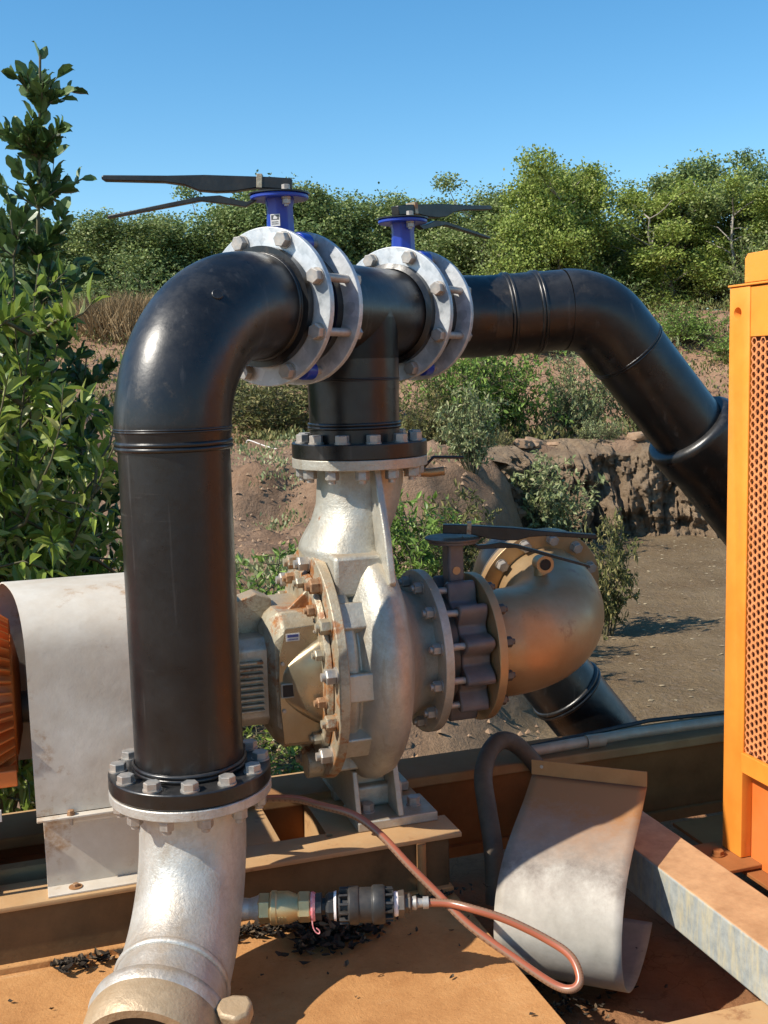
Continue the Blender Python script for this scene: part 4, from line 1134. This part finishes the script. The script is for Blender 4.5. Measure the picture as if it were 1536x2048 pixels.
MB().cyl((0,0,-.040), (0,0,0), .2025, seg=96).build('flange', 'pe', riser, .004)
hb = hexhead('head', .036, .017)
ph = math.atan2(1528-1541, 1)  # bolt circle phase
for k, p in enumerate(ring_pts((0,0,0), UP, .177, 12, .17)): place('bolt', hb, 'bolt', riser, p, UP, k*.9)

se = thing('steel_inlet_elbow', 'silver steel elbow below the black riser ending in a tan coupling towards the viewer', 'pipe elbow', (A0.x, A0.y, -1.017))
MB().cyl((0,0,-.026), (0,0,0), .203, seg=96).build('flange', 'steelelbow', se, .003)
FW = Vector((-.10, -1, 0)).normalized()
MB().cyl((0,0,-.029),(0,0,-.027),.14,seg=40).build('weld', 'steelelbow', se)
c = Vector((0,0,-.09)) + FW*.33
pa = [Vector((0,0,-.028)), Vector((0,0,-.06))] + arc(c, -FW, -UP, .33, 0, R(76), 22)
MB().tube(pa, [.1345]*25, 64, cap=False).build('bend', 'steelelbow', se, 0, 60)
e = pa[-1]; de = (pa[-1]-pa[-2]).normalized()
mb = MB()
mt = Matrix.Translation(e) @ frame(de)
rw = [(-.012+.010*math.cos(t), .134+.007*math.sin(t)) for t in [PI*(1-k/8) for k in range(9)]]
mb.lathe(rw, 64, mt); mb.build('weld_bead', 'steelelbow', se, 0, 70)
MB().lathe([(-.01,.134),(.065,.134),(.078,.150),(.088,.162),(.105,.164),(.125,.156)], 64, mt).build('spigot', 'steelelbow', se, 0, 50)
MB().lathe([(.118,.156),(.135,.160),(.190,.157),(.205,.149),(.205,.128),(.15,.128)], 64, mt).build('coupling', 'coupling', se, 0, 50)
MB().lathe([(.17,.126),(.12,.124),(.12,0)], 48, mt).build('coupling_bore', 'dark', se)  # bore lining coloured dark for the shade inside
# cam arm at the right of the coupling
rt = de.cross(UP).normalized(); rt = rt if rt.x > 0 else -rt
cm = e + de*.13 + rt*.175 + Vector((0,0,.055))
mbc = MB(); 
mtc = Matrix.Translation(cm) @ Matrix((rt, de, rt.cross(de))).transposed().to_4x4()
mbc.prism([(-.03,-.02),(0,-.034),(.035,-.034),(.05,-.012),(.046,.02),(.02,.036),(-.015,.028),(-.03,.01)], -.02, .02, 'z', mtc)
mbc.build('cam_arm', 'coupling', se, .008)
fn = hexhead('nut', .034, .024)
for k, p in enumerate(ring_pts((0,0,-.026), -UP, .177, 12, .17)): place('nut', fn, 'bolt', se, p, -UP, k*.6)
MB().cyl((.10,-.05,-.321), (.152,-.05,-.321), .030, .024, seg=24).build('side_socket', 'steelelbow', se, .004)

# butterfly valves on the horizontal run
def run_pt(t, z=ZA): return Vector((A0.x + H.x*t, A0.y + H.y*t, z))
def blue_valve(t, label, hd, sticker, tilt):
    v = thing('butterfly_valve', label, 'valve', run_pt(t), thH, 'blue butterfly valves'); bpy.context.view_layer.update()
    gap = .155
    MB().lathe([(-gap/2-.001,.155),(-gap/2-.001,.2115),(-gap/2+.018,.2115),(-gap/2+.018,.155)], 84, closed=True).build('backing_ring', 'galv', v, .002)
    MB().lathe([(gap/2-.018,.155),(gap/2-.018,.2115),(gap/2,.2115),(gap/2,.155)], 84, closed=True).build('backing_ring', 'galv', v, .002)
    MB().lathe([(-gap/2+.019,.10),(-gap/2+.019,.160),(-.031,.160),(-.031,.10)], 60, closed=True).build('stub_collar', 'pe', v)
    MB().lathe([(gap/2-.019,.10),(gap/2-.019,.160),(.031,.160),(.031,.10)], 60, closed=True).build('stub_collar', 'pe', v)
    mb = MB().lathe([(-.030,.12),(-.030,.150),(-.018,.154),(.018,.154),(.030,.150),(.030,.12)], 72, closed=True)
    for a in (R(67.5), R(112.5), R(-67.5), R(-112.5)):
        mb.cyl((-.022, .185*math.cos(a), .185*math.sin(a)), (.022, .185*math.cos(a), .185*math.sin(a)), .026, seg=20)
    mb.build('body', 'blue', v, .003)
    MB().lathe([(-.02,.046),(.02,.040),(.100,.037),(.129,.044)], 8, Matrix.Translation((0,0,.168)) @ frame((0,0,1)), a0=PI/8).build('neck', 'blue', v, .003)
    MB().cyl((0,0,.29), (0,0,.302), .079, seg=48).build('top_plate', 'blue', v, .003)
    MB().cyl((0,0,.3025), (0,0,.3065), .083, seg=48).build('notch_plate', 'blackmetal', v)
    d = Matrix.Rotation(-thH, 3, 'Z') @ Vector(hd)
    lever(v, (0,0,.312), d, R(tilt))
    place('bolt', hexhead('head', .020, .012), 'bolt', v, (-.03,-.045,.3065), (0,0,1))
    place('nut', hexhead('nut', .020, .014), 'bolt', v, (-.03,-.045,.290), (0,0,-1))
    hb2 = hexhead('head', .036, .020); nt2 = hexhead('nut', .036, .024)
    for k, p in enumerate(ring_pts((0,0,0), (1,0,0), .186, 8, R(22.5))):
        MB().cyl((-gap/2+.017, p.y, p.z), (gap/2+.03, p.y, p.z), .0115, seg=14).build('bolt_shank', 'bolt', v)
        place('bolt_head', hb2, 'bolt', v, (-gap/2-.001, p.y, p.z), (-1,0,0), k*.8)
        place('nut', nt2, 'bolt', v, (gap/2, p.y, p.z), (1,0,0), k*.5)
    if sticker:
        # small white paper tag wrapped on the neck, facing the viewer
        f = Matrix.Rotation(-thH, 3, 'Z') @ Vector((-.26,-.96,0)).normalized()
        mt = Matrix.Translation(Vector((0,0,.232)) + f*.0385) @ frame(f)
        s_ = MB().box(-.001, .0006, -.0135, .0135, -.016, .016, mt).build('paper_tag', 'label', v)
        mb = MB().box(.0007, .0011, -.011, .011, .001, .0135, mt)
        for zz in (-.006, -.011):
            for i in range(5): mb.box(.0007, .0011, -.010+i*.004, -.0072+i*.004, zz, zz+.0025, mt)
        mb.build('tag_print', 'ink', s_)
        mb = MB().prism([(-.006,.003),(.005,.003),(.007,.006),(.0,.012),(-.003,.0115)], .0012, .0014, 'x', mt); mb.build('tag_emblem', 'label', s_)
    # white zip tail hanging from the upper stud
    return v
T1, T2 = .385+.0775, 1.038+.0775
blue_valve(T1, 'blue butterfly valve nearest the viewer, its lever pointing left', (-1, -.02, 0), True, -3)
blue_valve(T2, 'blue butterfly valve farther along the run, its lever pointing right', (.66, .75, 0), False, -6)

# tee
TT = .800
tee = thing('black_tee', 'black plastic tee pipe standing on the pump discharge between the two valves', 'pipe tee', run_pt(TT, -.255)); zt = ZA + .255
mb = MB().tube([run_pt(t, ZA) - run_pt(TT, -.255) for t in (T1+.079, T1+.11, .8, T2-.11, T2-.079)], .139, 60)
mb.build('run', 'pe', tee, 0, 60)
MB().tube([(0,0,zt-.02),(0,0,.23),(0,0,.20)], [.139,.139,.139], 60).build('branch', 'pe', tee, 0, 60)
MB().lathe([(-.14,.139),(0,.139)], 60, Matrix.Translation(run_pt(TT, ZA) - run_pt(TT, -.255)) @ frame(UP)).build('branch_root', 'pe', tee)
MB().tube([(0,0,.20),(0,0,.10),(0,0,.0)], .1375, 60).build('stub', 'pe', tee, 0, 60)
beads(tee, [((0,0,.095), UP, .139, .0055, 60), ((0,0,.012), UP, .139, .006, 60), ((0,0,.232), UP, .139, .0025, 60)] + [(run_pt(t, ZA) - run_pt(TT, -.255), H, .142, .006, 60) for t in (T1+.087, T2-.092)])
for t, s_ in ((T1+.079, 1), (T2-.079, -1)):
    MB().lathe([(0,.10),(0,.158),(.022,.158),(.03,.142)], 60, Matrix.Translation(run_pt(t, ZA) - run_pt(TT, -.255)) @ frame(H*s_)).build('stub_end', 'pe', tee)
pfz = 1.115 - 1.37 + .255   # pump flange face relative to this root
fx = SB - run_pt(TT, -.255)
MB().cyl((fx.x,fx.y,.001), (fx.x,fx.y,.046), .207, seg=96).build('flange', 'pe', tee, .003)
for k, p in enumerate(ring_pts((fx.x,fx.y,.046), UP, .176, 12, .26)): place('bolt', hexhead('head', .036, .022), 'bolt', tee, p, UP, k*.9)

# delivery pipe to the right
P0 = run_pt(T2+.079, ZA)
dl = thing('black_delivery_pipe', 'black plastic delivery pipe leaving the second valve and dropping behind the orange guard', 'pipe', P0)
d1 = Vector((.94, .34, 0)).normalized()
k0 = Vector((.06,.09,0)); 
pA = [Vector((0,0,0)), H*.03] 
knee = H*.10
pts = [Vector((0,0,0)), H*.05, H*.10 + d1*.02, H*.13 + d1*.08, H*.14 + d1*.16]
pth = smooth(pts, 5)
MB().tube(pth, .140, 56).build('bend', 'pe', dl, 0, 60)
s0 = pts[-1]; E = Vector((.757, 3.93, .203)) - P0
d1 = (E - s0).normalized()
D2 = Vector((1.152, 4.08, -.262)) - P0; d2 = (D2 - E).normalized()
cut_ = .115
ba = E - d1*cut_; bb = E + d2*cut_
MB().tube([s0, s0.lerp(ba, .5), ba], .1385, 56).build('pipe', 'pe', dl, 0, 60)
bend = []
for k in range(15):
    t = k/14; bend.append((1-t)**2*ba + 2*t*(1-t)*E + t*t*bb)
MB().tube(bend + [bb + d2*.09], .1415, 56).build('bend', 'pe', dl, 0, 60)
e2_ = bb + d2*.55
MB().tube([bb + d2*.085, bb + d2*.3, e2_], .1385, 56).build('pipe', 'pe', dl, 0, 60)
MB().lathe([(0,.139),(.0,.162),(.014,.176),(.03,.175),(.12,.172),(.15,.160),(.9,.158)], 56, Matrix.Translation(bb + d2*.475) @ frame(d2)).build('socket', 'pe', dl, 0, 50)
beads(dl, [(s0 + d1*.09, d1, .140, .0065), (s0 + d1*.195, d1, .140, .0065), (bb + d2*.09, d2, .1400, .005)])
MB().lathe([(0,.10),(0,.158),(.022,.158),(.03,.142)], 60, frame(H)).build('stub_end', 'pe', dl)

# ------------------------------------------------------------------ guards, motor
sg = skid_thing('shaft_guard', 'grey weathered sheet metal hood over the shaft coupling left of the black riser', 'guard', -.78, 0, 0)
def hood(x0, x1, hw, z0, zt_, t=.004, n=20, sh=.16):
    """bent sheet with straight sides and a rounded top"""
    pr = [(-hw, z0), (-hw*.985, zt_-.20)]
    for k in range(n+1):
        a = PI - PI*k/n
        pr.append((hw*.98*math.copysign(abs(math.cos(a))**.75, math.cos(a)), zt_-.19+.19*math.sin(a)**.75))
    pr += [(hw*.985, zt_-.20), (hw, z0)]
    mb = MB(); A = []
    for x in (x0, x1):
        A.append([mb.b.verts.new((x - (sh*(p[0]+hw) if x == x0 else 0), p[0], p[1])) for p in pr])
        A.append([mb.b.verts.new((x - (sh*(p[0]+hw) if x == x0 else 0), p[0]*(1-t/hw), p[1]-(t if abs(p[0]) < hw*.9 else 0))) for p in pr])
    m_ = len(pr)
    for k in range(m_-1):
        mb.b.faces.new([A[0][k], A[0][k+1], A[2][k+1], A[2][k]]); mb.b.faces.new([A[1][k], A[3][k], A[3][k+1], A[1][k+1]])
        mb.b.faces.new([A[0][k], A[1][k], A[1][k+1], A[0][k+1]]); mb.b.faces.new([A[2][k], A[2][k+1], A[3][k+1], A[3][k]])
    return mb
hood(-.228, .29, .246, .208, .800).build('hood', 'guard', sg, 0, 45)
MB().box(-.228, .29, -.272, -.246, .200, .206).build('hood_lip', 'guard', sg, .001)
MB().box(-.212, .29, -.243, -.239, .006, .199).build('lower_panel', 'guard', sg, .001)
MB().box(-.212, .29, -.300, -.239, .0005, .006).build('foot_lip', 'guard', sg, .001)
MB().box(-.212, -.208, -.238, .24, .006, .62).build('shade_end_plate', 'dark', sg, .001)  # dark sheet stands for the shade inside the open hood end
MB().box(-.212, .29, .239, .243, .006, .199).build('rear_panel', 'sheet', sg, .001)
for x in (-.14, .12):
    MB().cyl((x,-.270,.0065), (x,-.270,.009), .018, seg=24).build('washer', 'drybeam', sg); place('screw', hexhead('head', .014, .008, washer=False), 'rustbolt', sg, (x,-.270,.009), (0,0,1))
    place('screw', hexhead('head', .016, .009), 'rustbolt', sg, (x,-.258,.206), (0,0,1)); MB().cyl((x,-.258,.199), (x,-.258,.178), .005, seg=10).build('screw_end', 'bolt', sg)

mo = skid_thing('electric_motor', 'orange finned electric motor cut off by the left edge', 'motor', -1.285, 0, 0)
mb = MB().lathe([(-.6,.0),(-.6,.19),(.20,.19),(.24,.17),(.255,.10),(.255,0)], 48, tr)
mb.build('frame', 'motororange', mo, .004)
mb = MB()
for k in range(44):
    a = 2*PI*k/44
    mt = tr @ Matrix.Rotation(a, 4, 'X')
    mb.prism([(-.6,.18),(-.6,.262),(.17,.262),(.235,.215),(.235,.18)], -.003, .003, 'y', mt)
o = mb.build('cooling_fins', 'motororange', mo, .001); 
MB().box(-.5, .15, -.24, -.14, .006, .03).build('foot', 'motororange', mo, .004); MB().box(-.5, .15, -.20, -.19, .03, .30).build('foot_web', 'motororange', mo, .004)
MB().box(.16, .235, -.245, -.20, .30, .345).build('lug', 'motororange', mo, .003)
MB().box(-.3, .19, -.262, -.25, .215, .245).build('rating_plate', 'label', mo, .001)
MB().cyl((.25,0,.445), (.42,0,.445), .045, seg=24).build('shaft', 'darkflange', mo)

# ------------------------------------------------------------------ small water line and hoses
wl = thing('check_valve_line', 'brass check valve and black union screwed into the silver elbow, pink tape between', 'valve', (A0.x+.15, 2.63, -1.338), R(1))
X = lambda pr, sg_=28, a0=0.0: MB().lathe([(0.0 if False else p[0], p[1]) for p in pr], sg_, None, a0=a0)
X([(-.02,.0),(-.02,.022),(.006,.029),(.016,.033),(.016,0)]).build('nipple', 'steelelbow', wl)
X([(.014,0),(.014,.034),(.018,.037),(.042,.037),(.044,.034),(.044,0)], 6, .2).build('hex_end', 'brass', wl, .001)
X([(.044,0),(.044,.038),(.048,.042),(.060,.042),(.062,.040),(.090,.040),(.112,.031),(.116,.031),(.116,0)]).build('brass_body', 'brass', wl, .0008)
X([(.114,0),(.114,.034),(.118,.038),(.143,.038),(.147,.034),(.147,0)], 6, .2).build('hex_end', 'brass', wl, .001)
mb = MB()
for i in range(3):
    for j in range(4):
        a = -2.1 + j*.16 - .0
        mb.box(.066+i*.008, .071+i*.008, -.0025, .0025, .0395, .0412, Matrix.Rotation(PI*.56 + j*.15, 4, 'X'))
mb.build('cast_marks', 'brass', wl)
X([(.147,0),(.147,.036),(.152,.037),(.158,.034),(.160,0)], 20).build('thread_tape', 'pinktape', wl)
MB().tube(smooth([(.150,-.03,-.022),(.152,-.032,-.038),(.158,-.034,-.050),(.166,-.034,-.055),(.168,-.034,-.048),(.160,-.033,-.040)], 4), .0016, 6).build('tape_tail', 'pinktape', wl)
X([(.158,0),(.158,.034),(.174,.036),(.174,.022),(.184,.022),(.184,.030),(.192,.036),(.205,.036),(.205,0)], 8).build('hex_nipple', 'blackplastic', wl, .001)
X([(.205,0),(.205,.035),(.211,.037),(.2115,.035),(.2115,0)], 24).build('white_tape', 'whitetape', wl)
mb = X([(.216,0),(.216,.036),(.222,.036),(.222,.030),(.240,.030),(.240,.043),(.244,.047),(.264,.047),(.268,.045),(.268,.043),(.300,.043),(.302,.046),(.306,.048),(.328,.048),(.334,.045),(.334,.030),(.352,.030),(.352,.038),(.356,.038),(.356,0)], 40)
for k in range(12):
    a = 2*PI*k/12; mt = Matrix.Rotation(a, 4, 'X')
    mb.box(.219, .242, -.003, .003, .028, .045, mt); mb.box(.332, .354, -.003, .003, .028, .042, mt)
mb.build('union_body', 'blackplastic', wl, .0008)
X([(.356,0),(.356,.030),(.362,.031),(.367,.029),(.367,0)], 24).build('white_tape', 'whitetape', wl)
X([(.367,0),(.367,.032),(.382,.034),(.384,.030),(.384,.022),(.392,.022),(.396,.026),(.400,.022),(.402,.012),(.402,0)], 6).build('reducer', 'darkflange', wl, .001)
X([(.402,0),(.402,.016),(.412,.018),(.416,.012),(.44,.010),(.44,0)], 16).build('hose_barb', 'bolt', wl)
X([(.430,0),(.430,.0155),(.444,.0155),(.444,0)], 24).build('hose_clamp', 'bolt', wl)

hose = tag(MB().tube(smooth([(-.62,2.98,-1.22),(-.44,2.93,-1.175),(-.28,2.88,-1.150),(-.19,2.83,-1.152),(-.10,2.79,-1.165),(-.03,2.75,-1.205),(.04,2.70,-1.265),(.11,2.66,-1.325),(.19,2.60,-1.385),(.30,2.53,-1.44),(.38,2.48,-1.475),(.42,2.46,-1.475),(.44,2.47,-1.455),(.425,2.51,-1.42),(.37,2.55,-1.395),(.28,2.58,-1.36),(.20,2.60,-1.340),(.14,2.63,-1.338),(.083,2.638,-1.338)], 12), .0102, 14, uv=True).build('orange_hose', 'hose', None, 0, 60),
     'thin orange hose with a pale stripe looping over the deck to the black union', 'hose')
bh = tag(MB().tube(smooth([S(.30,-.30,-.25), S(.31,-.27,-.10), S(.33,-.18,.00), S(.36,-.08,.06), S(.41,.0,.10), S(.47,.05,.125), S(.53,.08,.11), S(.59,.09,.06), S(.64,.10,-.0), S(.68,.12,-.05)], 10), .030, 20).build('thick_hose', 'blackhose', None, 0, 60),
     'thick dusty dark rubber hose arching behind the curved loose sheet', 'hose')

# loose curved guard sheet
rv = Vector((.93, -.37, 0)).normalized(); mv = Vector((.37, .93, 0)).normalized()
cs = [(0,0),(-.10,-.040),(-.23,-.078),(-.34,-.122),(-.405,-.185),(-.428,-.265),(-.415,-.34),(-.375,-.40),(-.31,-.45),(-.22,-.485),(-.11,-.503),(.03,-.500),(.13,-.475)]
cs = [(p.x, p.y) for p in smooth([(a, b, 0) for a, b in cs], 5)]
ls = thing('loose_guard_sheet', 'loose curved grey sheet metal hood leaning on the deck edge right of the hose loop', 'guard', (.437, 3.27, -1.25))
ls.scale = (1.04, 1.04, 1.04)
mb = MB(); rows = []
for w_ in np.linspace(0, .335, 14):
    rows.append([mb.b.verts.new(rv*float(w_) + mv*a + UP*b - mv*(.05*(w_/.335))*0 ) for a, b in cs])
for A, B in zip(rows, rows[1:]):
    for k in range(len(cs)-1): mb.b.faces.new([A[k], A[k+1], B[k+1], B[k]])
o = mb.build('curved_sheet', 'loose', ls, 0, 60)
so_ = o.modifiers.new('solid', 'SOLIDIFY'); so_.thickness = .004; so_.offset = 0
mtl = Matrix((rv, mv, UP)).transposed().to_4x4()
MB().box(-.001, .336, -.004, 0, .003, .048, mtl).build('bent_lip', 'drybeam', ls, .001)
MB().cyl(rv*.03 - mv*.005 + UP*.03, rv*.03 - mv*.007 + UP*.03, .005, seg=12).build('rivet', 'bolt', ls)

# ------------------------------------------------------------------ orange radiator guard
rg = skid_thing('radiator_guard', 'bright orange steel radiator guard with hexagonal mesh at the right edge', 'guard', 1.022, -.43, -.13)
post = MB().box(-.006, .05, -.095, 0, .0, 1.715).build('post', 'orange', rg, .004)
cut(post, [((-.1,-.040,1.64), (.1,-.040,1.64), .017)])
MB().box(-.003, .003, -1.4, -.096, 1.57, 1.712).build('top_rail', 'orange', rg, .002)
MB().box(-.010, .06, -1.4, .004, 1.7155, 1.722).build('top_cap', 'orange', rg, .002)
MB().prism([(-.075,1.723),(-.075,1.792),(-.088,1.805),(-.40,1.805),(-.40,1.723)], -.01, .0, 'x').build('lifting_lug', 'orange', rg, .002)
MB().box(-.012, .004, -1.4, -.096, .275, .335).build('bottom_rail', 'orange', rg, .002)
MB().box(.03, .04, -1.4, -.096, -.02, .274).build('lower_panel', 'motororange', rg, .002)
MB().box(-.10, .06, -.15, .04, -.014, -.001).build('base_plate', 'rustshade', rg, .003)  # foot given the darker rust colour to carry its shade
place('bolt', hexhead('head', .03, .012), 'rustshade', rg, (-.055,-.05,0), (0,0,1))
# mesh of hexagonal holes
mb = MB(); pv, phh = .0235, .0115
b = mb.b
y0, y1, z0, z1 = -1.35, -.097, .336, 1.569
ro, ri = None, None
vpos = {}
def gv(y, z, x):
    k = (round(y, 4), round(z, 4), x)
    if k not in vpos: vpos[k] = b.verts.new((x, y, z))
    return vpos[k]
ny = int((y1-y0)/(phh*1.5*1.15)); a_ = (y1-y0)/ny/1.5; nzc = int((z1-z0)/pv); hz = (z1-z0)/nzc
for i in range(ny):
    cy = y1 - a_*1.0 - i*a_*1.5
    for j in range(nzc):
        cz = z0 + hz*(j + (.5 if i % 2 else 0)) + hz*.5
        if cz > z1-.004: continue
        O = [(cy+a_, cz), (cy+a_/2, cz+hz/2), (cy-a_/2, cz+hz/2), (cy-a_, cz), (cy-a_/2, cz-hz/2), (cy+a_/2, cz-hz/2)]
        I = [(cy+(p[0]-cy)*.70, cz+(p[1]-cz)*.70) for p in O]
        of = [gv(p[0], p[1], 0.0) for p in O]; f_ = [b.verts.new((0.0, p[0], p[1])) for p in I]; g_ = [b.verts.new((.003, p[0], p[1])) for p in I]
        for k in range(6):
            k2 = (k+1) % 6
            try: b.faces.new([of[k], of[k2], f_[k2], f_[k]])
            except ValueError: pass
            b.faces.new([f_[k], f_[k2], g_[k2], g_[k]])
mb.build('mesh_panel', 'meshorange', rg, 0, 30)
MB().box(.010, .12, -1.4, -.10, .28, 1.70).build('core', 'core', rg)
MB().box(-.004, .004, -.0965,-.0925, .30, 1.60).build('inner_edge', 'orange', rg)
gz_ = skid_thing('engine_floor', 'dark tan floor plate under the orange guard', 'plate', 1.5, -.6, -.15)
MB().box(-.50, 1.5, -1.6, .42, -.012, 0).build('plate', 'rustshade', gz_, .002)

# ------------------------------------------------------------------ leaf litter on the deck, twigs
def litter():
    vs = []; fs = []
    def flake(x, y, z, s):
        a = random.uniform(0, 6.28); b_ = len(vs); k = random.randint(6, 8)
        tl_ = random.uniform(-.6, .6); tt_ = random.uniform(-.6, .6)
        for i in range(k):
            t = a + 2*PI*i/k; r = s*random.uniform(.75, 1)
            dx, dy = r*math.cos(2*PI*i/k)*1.25, r*math.sin(2*PI*i/k)*.5
            dx, dy = dx*math.cos(a)-dy*math.sin(a), dx*math.sin(a)+dy*math.cos(a)
            vs.append(S(x+dx, y+dy, z + .003 + abs(dx*tl_) + abs(dy*tt_) + random.uniform(0,.006)))
        vs.append(S(x, y, z + .004)); fs.extend((b_+i, b_+(i+1) % k, b_+k) for i in range(k))
    for _ in range(620):      # along the foot of the front web
        x = random.uniform(-1.15, -.02); d = abs(random.gauss(0, .025))
        if fbm(x, 0, 4, 1) < -.25 and x < -.4: continue
        flake(x, -.335 - d, -.18 + random.uniform(0, .018), random.uniform(.006, .021))
    for _ in range(360):      # pile beside the silver elbow
        flake(random.gauss(-.27, .05), random.gauss(-.44, .055), -.18 + abs(random.gauss(0,.018)), random.uniform(.008, .024))
    for _ in range(160): flake(random.gauss(-.17, .03), random.gauss(-.42,.03), -.18 + abs(random.gauss(0,.012)), random.uniform(.008, .02))
    for _ in range(45): flake(random.uniform(-1.1, .14), -.33 - abs(random.gauss(0, .25)), -.18, random.uniform(.004, .010))
    for _ in range(70): flake(random.gauss(.02,.09), random.gauss(-.335,.012), -.18 + random.uniform(0,.006), .011)
    for _ in range(160): flake(random.gauss(.36,.12), random.gauss(-.55,.10), -.415 + random.uniform(0,.012), .012)
    me = bpy.data.meshes.new('leaf_litter'); me.from_pydata([tuple(v) for v in vs], [], fs)
    struct(obj('leaf_litter', me, M['litter'], sharp=20), 'stuff')
litter()
